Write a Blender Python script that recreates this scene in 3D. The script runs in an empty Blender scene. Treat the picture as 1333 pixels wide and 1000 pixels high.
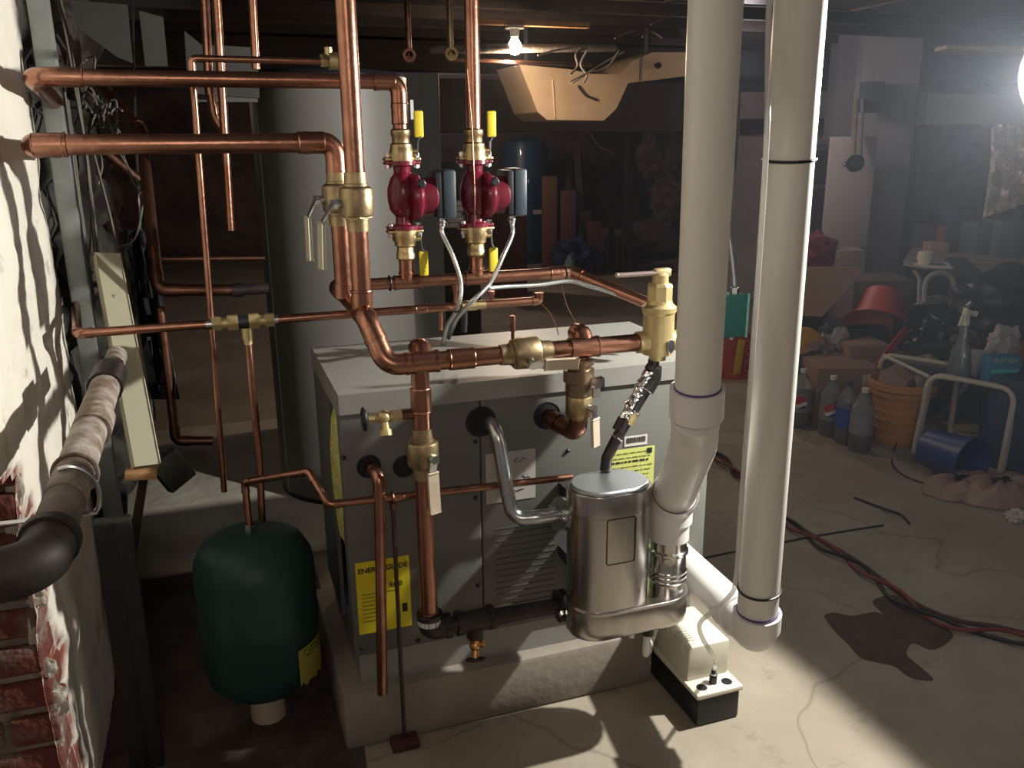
import bpy, bmesh, math, random
from mathutils import Vector, Matrix, noise
random.seed(7)
V = Vector
# ------------------------------------------------------------------ camera
CAMP = V((0, 0, 1.45)); FPX = 1116.0
PITCH = math.radians(15.8); YAW = math.radians(19.2); ROLL = math.radians(0.5)
_f = V((math.sin(YAW)*math.cos(PITCH), math.cos(YAW)*math.cos(PITCH), -math.sin(PITCH)))
_r = V((math.cos(YAW), -math.sin(YAW), 0)); _u = _r.cross(_f)
CR = _r*math.cos(ROLL) - _u*math.sin(ROLL); CU = _u*math.cos(ROLL) + _r*math.sin(ROLL); CF = _f
cam = bpy.data.objects.new('camera', bpy.data.cameras.new('camera'))
bpy.context.scene.collection.objects.link(cam)
cam.data.sensor_width = 36; cam.data.lens = 36*FPX/1333; cam.data.clip_start = .05
cam.matrix_world = Matrix(((CR.x, CU.x, -CF.x, CAMP.x), (CR.y, CU.y, -CF.y, CAMP.y), (CR.z, CU.z, -CF.z, CAMP.z), (0, 0, 0, 1)))
bpy.context.scene.camera = cam
def ray(px, py): return CR*((px-666.5)/FPX) - CU*((py-500)/FPX) + CF
def T(px, py, t): return CAMP + ray(px, py)*t
def PY(px, py, y): d = ray(px, py); return CAMP + d*(y/d.y)
def PX(px, py, x): d = ray(px, py); return CAMP + d*(x/d.x)
def PZ(px, py, z=0.0): d = ray(px, py); return CAMP + d*((z-CAMP.z)/d.z)
# ------------------------------------------------------------------ world, lights, exposure
sc = bpy.context.scene
sc.view_settings.view_transform = 'Standard'; sc.view_settings.look = 'None'
sc.view_settings.gamma = 1; sc.view_settings.exposure = 0.0
w = bpy.data.worlds.new('world'); sc.world = w; w.use_nodes = True
w.node_tree.nodes['Background'].inputs[0].default_value = (1.0, .86, .78, 1)
w.node_tree.nodes['Background'].inputs[1].default_value = .12
def lamp(name, kind, loc, power, col, size=.05, target=None, **k):
    l = bpy.data.lights.new(name, kind); l.energy = power; l.color = col
    if kind in ('POINT', 'SPOT'): l.shadow_soft_size = size
    if kind == 'AREA': l.size = size
    for a, b in k.items(): setattr(l, a, b)
    o = bpy.data.objects.new(name, l); sc.collection.objects.link(o); o.location = loc
    if target is not None: o.rotation_euler = (V(target)-V(loc)).to_track_quat('-Z', 'Y').to_euler()
    return o
KEY = T(1366, 104, 1.90); KAIM = (-1, .02, -.22)
lamp('clamp_work_light', 'SPOT', KEY, 212, (1, .97, .89), .020, KEY+V(KAIM), spot_size=math.radians(136), spot_blend=.12)
lamp('front_fill', 'AREA', (-.2, -1.2, 2.0), 9, (1, .85, .72), .6, (.5, 2, .5))  # fill added behind the camera to raise the ambient level
lamp('bulb_light', 'POINT', T(670, 60, 4.5)+V((0, 0, -.09)), 26, (1, .74, .52), .04)
lamp('cool_back_fill', 'POINT', KEY+V((.22, .06, .12)), 8, (.80, .88, 1), .04)  # added cool fill behind the lamp, lifts the ceiling and foil
lamp('back_fill', 'POINT', (3.3, 5.0, 1.9), 15, (1, .88, .90), .05)  # unseen fill added for the background, no fixture there
lamp('far_fill', 'POINT', (2.4, 8.6, 1.85), 26, (1, .80, .74), .05)  # added fill that brightens the far wall
lamp('left_fill', 'POINT', (-.9, 6.4, 1.75), 4, (1, .8, .7), .04)  # added fill at the back left, no bulb stands here
# ------------------------------------------------------------------ materials
MATS = {}
def mat(name, col, rough=.6, metal=0, col2=None, scale=20, bump=0, bscale=None, detail=6, emit=0, trans=0, ior=1.45, alpha=1, lo=.35, hi=.65, stretch=None, coat=0, spec=None):
    if name in MATS: return MATS[name]
    m = bpy.data.materials.new(name); m.use_nodes = True; n = m.node_tree.nodes; L = m.node_tree.links
    b = n['Principled BSDF']
    b.inputs['Base Color'].default_value = (*col, 1); b.inputs['Roughness'].default_value = rough
    b.inputs['Metallic'].default_value = metal; b.inputs['IOR'].default_value = ior
    b.inputs['Transmission Weight'].default_value = trans; b.inputs['Alpha'].default_value = alpha
    b.inputs['Coat Weight'].default_value = coat
    if spec is not None: b.inputs['Specular IOR Level'].default_value = spec
    if emit: b.inputs['Emission Color'].default_value = (*col, 1); b.inputs['Emission Strength'].default_value = emit
    if col2 or bump:
        tc = n.new('ShaderNodeTexCoord'); src = tc.outputs['Object']
        if stretch:
            mp = n.new('ShaderNodeMapping'); mp.inputs['Scale'].default_value = stretch; L.new(src, mp.inputs[0]); src = mp.outputs[0]
        if col2:
            t = n.new('ShaderNodeTexNoise'); t.inputs['Scale'].default_value = scale; t.inputs['Detail'].default_value = detail; t.inputs['Roughness'].default_value = .65
            L.new(src, t.inputs['Vector'])
            r = n.new('ShaderNodeValToRGB'); r.color_ramp.elements[0].position = lo; r.color_ramp.elements[1].position = hi
            r.color_ramp.elements[0].color = (*col, 1); r.color_ramp.elements[1].color = (*col2, 1)
            L.new(t.outputs[0], r.inputs[0]); L.new(r.outputs[0], b.inputs['Base Color'])
        if bump:
            t2 = n.new('ShaderNodeTexNoise'); t2.inputs['Scale'].default_value = bscale or scale; t2.inputs['Detail'].default_value = 8
            L.new(src, t2.inputs['Vector'])
            bp = n.new('ShaderNodeBump'); bp.inputs['Strength'].default_value = bump; bp.inputs['Distance'].default_value = .02
            L.new(t2.outputs[0], bp.inputs['Height']); L.new(bp.outputs[0], b.inputs['Normal'])
    MATS[name] = m; return m
copper = mat('copper', (.47, .235, .16), .29, 1, (.25, .112, .074), 9, .05, 60, lo=.32, hi=.68)
copper_dull = mat('dull_copper', (.27, .13, .09), .42, 1, (.14, .066, .046), 18, .05, 60)
solder = mat('solder', (.62, .52, .45), .38, 1)
brass = mat('brass', (.58, .45, .24), .40, 1, (.36, .27, .15), 18, .05, 90)
old_brass = mat('tarnished_brass', (.46, .36, .21), .45, 1, (.22, .16, .10), 14, .06, 90)
brass_pale = mat('pale_brass', (.62, .50, .26), .45, .75, (.50, .39, .19), 12)
iron = mat('black_iron', (.030, .028, .030), .38, .6, (.06, .05, .05), 20, .1, 120)
steel = mat('galvanised_steel', (.62, .64, .66), .28, 1, (.46, .48, .50), 30)
stainless = mat('stainless_steel', (.60, .58, .56), .26, 1, (.42, .39, .37), 7, .03, 20, stretch=(1, 1, .25))
chrome = mat('bright_steel', (.8, .8, .8), .15, 1)
pvc = mat('white_pvc', (.74, .725, .66), .36, 0, (.66, .64, .58), 5, stretch=(1, 1, .3))
pvc_w = mat('clean_white_pvc', (.74, .72, .70), .35)
primer = mat('purple_primer', (.10, .06, .22), .5)
enamel = mat('grey_enamel', (.122, .122, .111), .50, 0, (.104, .104, .095), 3, .02, 200)
enamel_top = mat('grey_enamel_lid', (.25, .247, .228), .45, 0, (.20, .197, .182), 2)
dark_in = mat('dark_inside', (.008, .008, .009), .8)
insul = mat('yellow_insulation', (.50, .50, .16), .95, 0, (.30, .30, .09), 30, .6, 60)
white_label = mat('white_paper', (.55, .55, .52), .7)
ink = mat('black_ink', (.012, .012, .012), .6)
yellow_label = mat('yellow_label', (.70, .58, .02), .55, 0, (.62, .52, .02), 9)
lime_label = mat('lime_label', (.52, .56, .16), .55)
green_paint = mat('dark_green_paint', (.008, .036, .034), .48, 0, (.015, .052, .046), 5, .08, 30)
maroon = mat('maroon_paint', (.17, .008, .028), .32, 0, (.10, .006, .016), 8, .08, 60, coat=.35)
yellow_grip = mat('yellow_grip', (.60, .48, .03), .5)
black_plastic = mat('black_plastic', (.014, .015, .019), .4)
bluegrey_plastic = mat('blue_grey_plastic', (.026, .040, .055), .45)
cream_plastic = mat('cream_plastic', (.66, .63, .52), .5)
teal = mat('teal_paint', (.026, .15, .125), .5)
tank_grey = mat('tank_grey', (.16, .152, .14), .5, 0, (.14, .132, .122), 2)
cabinet_grey = mat('cabinet_grey', (.20, .195, .185), .55)
tubing = mat('clear_tubing', (.8, .8, .76), .15, 0, alpha=.55)
rust = mat('rusty_metal', (.085, .026, .018), .8, 0, (.045, .018, .014), 30, .3, 50)
rod_m = mat('threaded_rod', (.10, .07, .06), .5, .8)
chalky_pipe = mat('dirty_steel_pipe', (.46, .42, .38), .8, 0, (.17, .12, .085), 16, .5, 40, lo=.35, hi=.6)
grey_iron = mat('painted_iron', (.13, .11, .09), .7, 0, (.22, .19, .16), 12, .3, 40)
wood_dark = mat('dark_wood', (.022, .017, .016), .85, 0, (.038, .029, .025), 6, .3, 30, stretch=(1, 8, 8))
wood = mat('wood', (.45, .24, .11), .7, 0, (.33, .17, .08), 8)
galv_post = mat('grey_steel_post', (.20, .22, .215), .5, .4, (.28, .30, .29), 10)
beige_metal = mat('beige_painted_metal', (.40, .38, .27), .5, 0, (.36, .34, .24), 6)
board_blue = mat('pale_blue_board', (.30, .32, .34), .7)
duct_m = mat('tan_duct', (.62, .47, .31), .5, .1, (.50, .36, .23), 4)
dark_sheet = mat('dark_sheet_metal', (.05, .048, .052), .5, .5)
cord_red = mat('red_cord', (.17, .035, .028), .6)
cord_black = mat('black_cord', (.018, .014, .016), .5)
cable_grey = mat('grey_cable', (.15, .135, .115), .6)
paint_white = mat('whitewashed_masonry', (.50, .44, .43), .85, 0, (.40, .35, .34), 3, .25, 20)
pier_grey = mat('grey_masonry', (.30, .28, .30), .9, 0, (.25, .235, .25), 3, .2, 20)
cardboard = mat('cardboard', (.27, .17, .12), .85, 0, (.23, .145, .10), 5)
bin_black = mat('black_bag', (.012, .012, .018), .3, 0, None, 20, .5, 14)
# ------------------------------------------------------------------ mesh builder
def frame(d):
    d = d.normalized(); a = V((0, 0, 1)) if abs(d.z) < .9 else V((1, 0, 0))
    x = a.cross(d).normalized(); return x, d.cross(x)
class MB:
    def __init__(s): s.bm = bmesh.new()
    def rings(s, rings, cap=True, closed=True, mi=0):
        vs = [[s.bm.verts.new(p) for p in r] for r in rings]; n = len(vs[0])
        for a, b in zip(vs, vs[1:]):
            for i in range(n if closed else n-1):
                j = (i+1) % n
                try: s.bm.faces.new((a[i], a[j], b[j], b[i])).material_index = mi
                except ValueError: pass
        if cap and closed:
            for r in (vs[0], vs[-1]):
                try: s.bm.faces.new(r).material_index = mi
                except ValueError: pass
        return s
    def tube(s, pts, r, seg=16, fil=0, cap=True, rr=None, mi=0):
        pts = fillet([V(p) for p in pts], fil) if fil else [V(p) for p in pts]
        P = [pts[0]]
        for p in pts[1:]:
            if (p-P[-1]).length > 1e-5: P.append(p)
        pts = P; n = len(pts); d0 = (pts[1]-pts[0]).normalized(); x, y = frame(d0); R = []
        for i, p in enumerate(pts):
            a = (pts[i]-pts[i-1]).normalized() if i else d0
            b = (pts[i+1]-pts[i]).normalized() if i < n-1 else a
            t = (a+b).normalized() if (a+b).length > 1e-6 else a
            x = (x - t*x.dot(t)).normalized(); y = t.cross(x)
            q = r if rr is None else rr[i]
            R.append([p + (x*math.cos(2*math.pi*k/seg) + y*math.sin(2*math.pi*k/seg))*q for k in range(seg)])
        return s.rings(R, cap, mi=mi)
    def cyl(s, a, b, r, r2=None, seg=20, mi=0): return s.tube([a, b], r, seg, rr=[r, r if r2 is None else r2], mi=mi)
    def lathe(s, prof, o=(0, 0, 0), d=(0, 0, 1), seg=28, sx=1, sy=1, cap=True):
        o = V(o); d = V(d).normalized(); x, y = frame(d)
        return s.rings([[o + d*h + x*(r*sx*math.cos(2*math.pi*k/seg)) + y*(r*sy*math.sin(2*math.pi*k/seg)) for k in range(seg)] for r, h in prof], cap)
    def box(s, c, size, rot=None, bev=0, seg=2):
        g = bmesh.ops.create_cube(s.bm, size=1); vs = g['verts']; R = rot or Matrix.Identity(3); c = V(c)
        for v in vs: v.co = R @ V((v.co.x*size[0], v.co.y*size[1], v.co.z*size[2])) + c
        if bev:
            es = list({e for v in vs for e in v.link_edges})
            bmesh.ops.bevel(s.bm, geom=es, offset=bev, segments=seg, affect='EDGES', profile=.5)
        return s
    def ab(s, a, b, bev=0): a = V(a); b = V(b); return s.box((a+b)/2, [abs(q) for q in (b-a)], None, bev)
    def bar(s, a, b, w_, h_, up=(0, 0, 1), bev=0):
        a = V(a); b = V(b); z = (b-a); l = z.length; z.normalize(); u = V(up); x = u.cross(z)
        if x.length < 1e-4: x = V((1, 0, 0)).cross(z)
        x.normalize(); y = z.cross(x); R = Matrix((x, y, z)).transposed()
        return s.box((a+b)/2, (w_, h_, l), R, bev)
    def prism(s, pts, vec, bev=0):
        a = [V(p) for p in pts]; b = [p+V(vec) for p in a]
        return s.rings([a, b], True)
    def sphere(s, c, r, sc_=(1, 1, 1), u=20, v=12, rot=None):
        g = bmesh.ops.create_uvsphere(s.bm, u_segments=u, v_segments=v, radius=r); R = rot or Matrix.Identity(3)
        for q in g['verts']: q.co = R @ V((q.co.x*sc_[0], q.co.y*sc_[1], q.co.z*sc_[2])) + V(c)
        return s
    def blob(s, c, size, amp=.25, freq=3, seed=0, sub=4, flat=None):
        g = bmesh.ops.create_icosphere(s.bm, subdivisions=sub, radius=1)
        for q in g['verts']:
            n = q.co.normalized(); k = 1 + amp*noise.fractal(n*freq+V((seed*7.3, seed, 0)), 1.0, 2.0, 4)
            p = V((n.x*size[0]*k, n.y*size[1]*k, n.z*size[2]*k))
            q.co = p + V(c)
            if flat is not None and q.co.z < flat: q.co.z = flat
        return s
    def torus(s, c, d, R_, r, seg=28, s2=8):
        c = V(c); x, y = frame(V(d)); z = V(d).normalized(); rings = []
        for k in range(seg+1):
            a = 2*math.pi*k/seg; u = x*math.cos(a)+y*math.sin(a)
            rings.append([c + u*(R_ + r*math.cos(2*math.pi*j/s2)) + z*(r*math.sin(2*math.pi*j/s2)) for j in range(s2)])
        return s.rings(rings, False)
    def build(s, name, m, parent=None, label=None, cat=None, group=None, kind=None, smooth=True, ang=40):
        bmesh.ops.recalc_face_normals(s.bm, faces=s.bm.faces)
        me = bpy.data.meshes.new(name); s.bm.to_mesh(me); s.bm.free()
        for q in (m if isinstance(m, (list, tuple)) else [m]): me.materials.append(q)
        if smooth:
            me.polygons.foreach_set('use_smooth', [True]*len(me.polygons))
            try: me.set_sharp_from_angle(angle=math.radians(ang))
            except Exception: pass
        o = bpy.data.objects.new(name, me); sc.collection.objects.link(o)
        if parent: o.parent = parent; o.matrix_parent_inverse = INV[parent.name]
        tag(o, label, cat, group, kind); return o
INV = {}
class _I(dict):
    def __missing__(s, k): return Matrix.Identity(4)
INV = _I()
def tag(o, label=None, cat=None, group=None, kind=None):
    if label: o['label'] = label
    if cat: o['category'] = cat
    if group: o['group'] = group
    if kind: o['kind'] = kind
def thing(name, loc, label, cat, group=None):
    o = bpy.data.objects.new(name, None); sc.collection.objects.link(o); o.location = loc; o.empty_display_size = .05
    INV[o.name] = Matrix.Translation(V(loc)).inverted(); tag(o, label, cat, group); return o
def copy_thing(root, delta, label):
    r = root.copy(); sc.collection.objects.link(r); r.location = root.location + V(delta); r['label'] = label
    for ch in root.children:
        c = ch.copy(); sc.collection.objects.link(c); c.parent = r
        for g in ch.children:
            d = g.copy(); sc.collection.objects.link(d); d.parent = c
    return r
def fillet(pts, rad, n=7):
    out = [pts[0]]
    for i in range(1, len(pts)-1):
        p = pts[i]; a = pts[i-1]-p; b = pts[i+1]-p; la, lb = a.length, b.length; a.normalize(); b.normalize()
        ang = a.angle(b)
        if ang > math.pi-.03: out.append(p); continue
        d = min(rad/math.tan(ang/2), la*.49, lb*.49); s_, e = p+a*d, p+b*d
        for k in range(n+1):
            t = k/n; out.append(s_*(1-t)**2 + p*2*t*(1-t) + e*t*t) if ang < 1 else None
            if ang >= 1:
                r_ = d*math.tan(ang/2); cdir = (a+b).normalized(); c = p + cdir*(r_/math.sin(ang/2))
                u, v_ = s_-c, e-c; th = u.angle(v_)
                out.append(c + (u*math.sin((1-t)*th) + v_*math.sin(t*th))/math.sin(th))
    out.append(pts[-1]); return out
def smoothcurve(pts, n=8):
    P = [V(p) for p in pts]; P = [P[0]*2-P[1]] + P + [P[-1]*2-P[-2]]; out = []
    for i in range(1, len(P)-2):
        for k in range(n):
            t = k/n; a, b, c, d = P[i-1:i+3]
            out.append(.5*((2*b)+(c-a)*t+(2*a-5*b+4*c-d)*t*t+(3*b-a-3*c+d)*t**3))
    out.append(P[-2]); return out
def pipe_run(name, pts, r, m, label, cat='pipe', bend=None, fit=True, end=True, group=None, couple=()):
    """a run of pipe: the tube, an elbow fitting at every corner, couplings at the given places"""
    pts = [V(p) for p in pts]; bend = bend or r*1.5
    root = thing(name, pts[0], label, cat, group)
    MB().tube(pts, r, 20, bend).build('tube', m, root)
    if fit:
        for i in range(1, len(pts)-1):
            p = pts[i]; a = (pts[i-1]-p); b = (pts[i+1]-p); la, lb = a.length, b.length; a.normalize(); b.normalize(); ang = a.angle(b)
            if ang > math.pi-.12: continue
            d = min(bend/math.tan(ang/2), la*.49, lb*.49); e = min(r*1.3, la*.3, lb*.3)
            q = MB(); q.tube([p+a*(d+e), p, p+b*(d+e)], r*1.13, 20, bend)
            for u in (a, b): q.tube([p+u*(d+e-.002), p+u*(d+e+.004)], r*1.2, 20)
            q.build('elbow', m, root)
    for c, d in couple:
        d = V(d).normalized(); MB().cyl(V(c)-d*r*1.3, V(c)+d*r*1.3, r*1.15).torus(V(c)-d*r*1.3, d, r*1.05, r*.12).torus(V(c)+d*r*1.3, d, r*1.05, r*.12).build('coupling', m, root)
    return root
def text_mesh(txt, size, origin, xdir, updir, depth=.0006, bold=0.0):
    c = bpy.data.curves.new('t', 'FONT'); c.body = txt; c.size = size; c.extrude = depth; c.offset = bold; c.resolution_u = 3
    o = bpy.data.objects.new('t', c); sc.collection.objects.link(o)
    dg = bpy.context.evaluated_depsgraph_get(); me = bpy.data.meshes.new_from_object(o.evaluated_get(dg)); bpy.data.objects.remove(o); bpy.data.curves.remove(c)
    x = V(xdir).normalized(); y = V(updir).normalized(); z = x.cross(y); M = Matrix((x, y, z)).transposed().to_4x4(); M.translation = V(origin)
    me.transform(M); b = MB(); b.bm.from_mesh(me); bpy.data.meshes.remove(me); return b
def ball_valve(name, c, ax, r, body_m, label, hdir, hlen, grip_m, off, hend=None, bend_out=0, grip_name='handle'):
    """ball valve centred at c on a pipe with axis ax; lever hung off a stem in direction off"""
    c = V(c); ax = V(ax).normalized(); off = V(off).normalized(); hdir = V(hdir).normalized()
    root = thing(name, c, label, 'valve')
    b = MB(); R = r
    b.lathe([(R*1.15, -R*3), (R*1.2, -R*1.9), (R*1.28, -R*1.85), (R*1.28, -R*1.6), (R*1.66, -R*1.42), (R*1.76, -R*1.2), (R*1.78, 0), (R*1.76, R*1.2), (R*1.66, R*1.42), (R*1.28, R*1.6), (R*1.28, R*1.85), (R*1.2, R*1.9), (R*1.15, R*3)], c, ax)
    b.build('body', body_m, root)
    h = MB(); h.lathe([(R*1.3, -R*1.62), (R*1.62, -R*1.6), (R*1.62, -R*1.0), (R*1.3, -R*.98)], c, ax, seg=6).build('hex_collar', body_m, root, ang=20)
    s = MB(); s.cyl(c+off*R*1.2, c+off*R*2.4, R*.42).cyl(c+off*R*2.2, c+off*R*2.75, R*.55, seg=6).build('stem', steel, root)
    p0 = c+off*R*2.5; p1 = p0+hdir*hlen*.28+off*bend_out; p2 = p0+hdir*hlen+off*bend_out
    g = MB(); g.bar(p0-hdir*R*.3, p1, R*.8, .003, off, .0008); g.bar(p1, p2, R*.9, .0035, off, .001)
    hd = g.build('handle', steel, root)
    MB().bar(p1, p2+hdir*.004, R*1.05, .008, off, .003).build('grip', grip_m, hd)
    return root
# ------------------------------------------------------------------ the room shell
def concrete():
    m = bpy.data.materials.new('concrete_floor'); m.use_nodes = True; n = m.node_tree.nodes; L = m.node_tree.links; b = n['Principled BSDF']
    tc = n.new('ShaderNodeTexCoord')
    def nz(s, d=8, r=.6):
        t = n.new('ShaderNodeTexNoise'); t.inputs['Scale'].default_value = s; t.inputs['Detail'].default_value = d; t.inputs['Roughness'].default_value = r; L.new(tc.outputs['Object'], t.inputs['Vector']); return t.outputs[0]
    def ramp(s, stops):
        r = n.new('ShaderNodeValToRGB'); e = r.color_ramp.elements
        while len(e) < len(stops): e.new(.5)
        for q, (p, c) in zip(e, stops): q.position = p; q.color = (*c, 1)
        L.new(s, r.inputs[0]); return r.outputs[0]
    base = ramp(nz(1.6), [(.3, (.225, .19, .145)), (.5, (.30, .26, .20)), (.7, (.37, .335, .265))])
    spots = ramp(nz(9, 10, .7), [(.30, (.55, .55, .55)), (.42, (1, 1, 1)), (.62, (1, 1, 1)), (.72, (1.25, 1.25, 1.2))])
    mx = n.new('ShaderNodeMixRGB'); mx.blend_type = 'MULTIPLY'; mx.inputs[0].default_value = .7; L.new(base, mx.inputs[1]); L.new(spots, mx.inputs[2])
    v = n.new('ShaderNodeTexVoronoi'); v.feature = 'DISTANCE_TO_EDGE'; v.inputs['Scale'].default_value = .9
    dn = n.new('ShaderNodeTexNoise'); dn.inputs['Scale'].default_value = 2.5; L.new(tc.outputs['Object'], dn.inputs['Vector'])
    ad = n.new('ShaderNodeMixRGB'); ad.blend_type = 'ADD'; ad.inputs[0].default_value = .35; L.new(tc.outputs['Object'], ad.inputs[1]); L.new(dn.outputs[1], ad.inputs[2]); L.new(ad.outputs[0], v.inputs['Vector'])
    cr = ramp(v.outputs[0], [(0, (.35, .33, .3)), (.006, (1, 1, 1))])
    m2 = n.new('ShaderNodeMixRGB'); m2.blend_type = 'MULTIPLY'; m2.inputs[0].default_value = .5; L.new(mx.outputs[0], m2.inputs[1]); L.new(cr, m2.inputs[2])
    L.new(m2.outputs[0], b.inputs['Base Color']); b.inputs['Roughness'].default_value = .75
    bp = n.new('ShaderNodeBump'); bp.inputs['Strength'].default_value = .25; bp.inputs['Distance'].default_value = .01; L.new(nz(30), bp.inputs['Height']); L.new(bp.outputs[0], b.inputs['Normal'])
    return m
floor_m = concrete()
g = MB(); g.ab((-.6, -1.5, -.05), (8.2, 11.7, 0)); g.build('floor', floor_m, kind='structure')

def wall_mat():
    m = bpy.data.materials.new('plaster_over_brick'); m.use_nodes = True; n = m.node_tree.nodes; L = m.node_tree.links; b = n['Principled BSDF']
    tc = n.new('ShaderNodeTexCoord'); sp = n.new('ShaderNodeSeparateXYZ'); L.new(tc.outputs['Object'], sp.inputs[0])
    cb = n.new('ShaderNodeCombineXYZ'); L.new(sp.outputs['Y'], cb.inputs[0]); L.new(sp.outputs['Z'], cb.inputs[1])
    dn = n.new('ShaderNodeTexNoise'); dn.inputs['Scale'].default_value = 7; L.new(tc.outputs['Object'], dn.inputs['Vector'])
    ad = n.new('ShaderNodeMixRGB'); ad.blend_type = 'ADD'; ad.inputs[0].default_value = .03; L.new(cb.outputs[0], ad.inputs[1]); L.new(dn.outputs[1], ad.inputs[2])
    bk = n.new('ShaderNodeTexBrick'); L.new(ad.outputs[0], bk.inputs['Vector']); bk.inputs['Scale'].default_value = 1
    bk.inputs['Brick Width'].default_value = .21; bk.inputs['Row Height'].default_value = .078; bk.inputs['Mortar Size'].default_value = .009; bk.inputs['Mortar Smooth'].default_value = .4
    bk.inputs['Color1'].default_value = (.30, .065, .035, 1); bk.inputs['Color2'].default_value = (.20, .05, .035, 1); bk.inputs['Mortar'].default_value = (.50, .44, .38, 1)
    t = n.new('ShaderNodeTexNoise'); t.inputs['Scale'].default_value = 11; t.inputs['Detail'].default_value = 9; t.inputs['Roughness'].default_value = .7; L.new(tc.outputs['Object'], t.inputs['Vector'])
    r = n.new('ShaderNodeValToRGB'); r.color_ramp.elements[0].position = .52; r.color_ramp.elements[1].position = .60; L.new(t.outputs[0], r.inputs[0])
    mb = n.new('ShaderNodeMixRGB'); L.new(r.outputs[0], mb.inputs[0]); L.new(bk.outputs[0], mb.inputs[1]); mb.inputs[2].default_value = (.46, .40, .35, 1)
    pn = n.new('ShaderNodeTexNoise'); pn.inputs['Scale'].default_value = 6; pn.inputs['Detail'].default_value = 12; pn.inputs['Roughness'].default_value = .75; L.new(tc.outputs['Object'], pn.inputs['Vector'])
    pr = n.new('ShaderNodeValToRGB'); pr.color_ramp.elements[0].position = .27; pr.color_ramp.elements[1].position = .42; pr.color_ramp.elements[0].color = (.28, .22, .17, 1); pr.color_ramp.elements[1].color = (.84, .80, .70, 1); L.new(pn.outputs[0], pr.inputs[0])
    a = n.new('ShaderNodeAttribute'); a.attribute_name = 'bare'
    m1 = n.new('ShaderNodeMixRGB'); L.new(a.outputs['Fac'], m1.inputs[0]); L.new(pr.outputs[0], m1.inputs[1]); L.new(mb.outputs[0], m1.inputs[2])
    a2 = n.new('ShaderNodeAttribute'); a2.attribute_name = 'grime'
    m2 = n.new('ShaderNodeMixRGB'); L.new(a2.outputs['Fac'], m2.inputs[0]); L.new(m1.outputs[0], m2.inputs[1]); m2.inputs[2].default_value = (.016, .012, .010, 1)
    L.new(m2.outputs[0], b.inputs['Base Color']); b.inputs['Roughness'].default_value = .9
    mf = n.new('ShaderNodeMath'); mf.operation = 'MULTIPLY'; L.new(bk.outputs['Fac'], mf.inputs[0]); L.new(a.outputs['Fac'], mf.inputs[1])
    m3 = n.new('ShaderNodeMath'); m3.operation = 'SUBTRACT'; L.new(pn.outputs[0], m3.inputs[0]); L.new(mf.outputs[0], m3.inputs[1])
    bp = n.new('ShaderNodeBump'); bp.inputs['Strength'].default_value = .5; bp.inputs['Distance'].default_value = .012; L.new(m3.outputs[0], bp.inputs['Height']); L.new(bp.outputs[0], b.inputs['Normal'])
    return m
def sstep(a, b, x): t = max(0, min(1, (x-a)/(b-a))); return t*t*(3-2*t)
WX = -.38
me = bpy.data.meshes.new('wall_left'); vs = []; fs = []; bare = []; grime = []
Y0, Y1, Z0, Z1, st = .3, 4.9, -.03, 2.2, .013; ny = int((Y1-Y0)/st); nz_ = int((Z1-Z0)/st)
for j in range(nz_+1):
    for i in range(ny+1):
        y = Y0+i*st; z = Z0+j*st
        nn = noise.fractal(V((0, y*5, z*5)), 1, 2, 5)
        bm_ = sstep(-.01, .015, min(1.80-y - .12*(z-.4), (.80 if y > 1.3 else .80)-z + .5*(1.7-y)) + nn*.10)
        seam = sstep(.010, .0, abs(nn*.5 + y - 2.02 - .12*z)) if z < 1.0 else 0
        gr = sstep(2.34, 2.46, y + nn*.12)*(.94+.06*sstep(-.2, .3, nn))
        hole = sstep(.012, 0, abs(noise.noise(V((3.3, y*4.2+z*1.1, z*.8)))-.02))*sstep(.15, .3, noise.noise(V((1, y*2, z*2))))
        h = .010*(1-bm_) + nn*.012 + noise.fractal(V((5, y*26, z*26)), 1, 2, 4)*.0022
        if y > 2.4:
            c = noise.voronoi(V((9, y*3.1, z*4.6)))[0]; h += -.09 + .08*min(1, (c[1]-c[0])*2.5)*sstep(2.4, 2.6, y)
        h -= .02*hole
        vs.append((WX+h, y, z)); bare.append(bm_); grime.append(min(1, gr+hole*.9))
for j in range(nz_):
    for i in range(ny):
        k = j*(ny+1)+i
        if Y0+(i+1)*st < 1.665 and Z0+(j+1)*st < .90+.05*noise.fractal(V((2, i*.09, 4)), 1, 2, 4): continue
        fs.append((k, k+1, k+ny+2, k+ny+1))
me.from_pydata(vs, [], fs); me.polygons.foreach_set('use_smooth', [True]*len(me.polygons))
for nm, dat in (('bare', bare), ('grime', grime)):
    at = me.attributes.new(nm, 'FLOAT', 'POINT'); at.data.foreach_set('value', dat)
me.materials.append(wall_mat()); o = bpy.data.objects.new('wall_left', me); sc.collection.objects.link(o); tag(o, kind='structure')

stone = mat('dark_stone', (.17, .115, .10), .9, 0, (.06, .045, .045), 2.4, .9, 6)
ceil_m = mat('dark_boards', (.045, .045, .055), .85, 0, (.075, .07, .08), 4, .3, 10, stretch=(1, 6, 1))
MB().ab((-1.6, 11.5, -.05), (8.3, 11.7, 2.3)).build('wall_back', stone, kind='structure')
MB().ab((8.0, -1.5, -.05), (8.2, 11.5, 2.3)).build('wall_right', stone, kind='structure')
MB().ab((-1.6, 4.9, -.05), (-1.45, 11.5, 2.3)).ab((-1.6, 4.8, -.05), (-.45, 4.95, 2.3)).build('wall_side', stone, kind='structure')
MB().ab((-1.6, 4.9, -.05), (-.6, 11.7, 0)).build('floor_annex', floor_m, kind='structure')
MB().ab((-1.6, -1.5, 2.32), (8.2, 11.7, 2.4)).build('ceiling', ceil_m, kind='structure')
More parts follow.
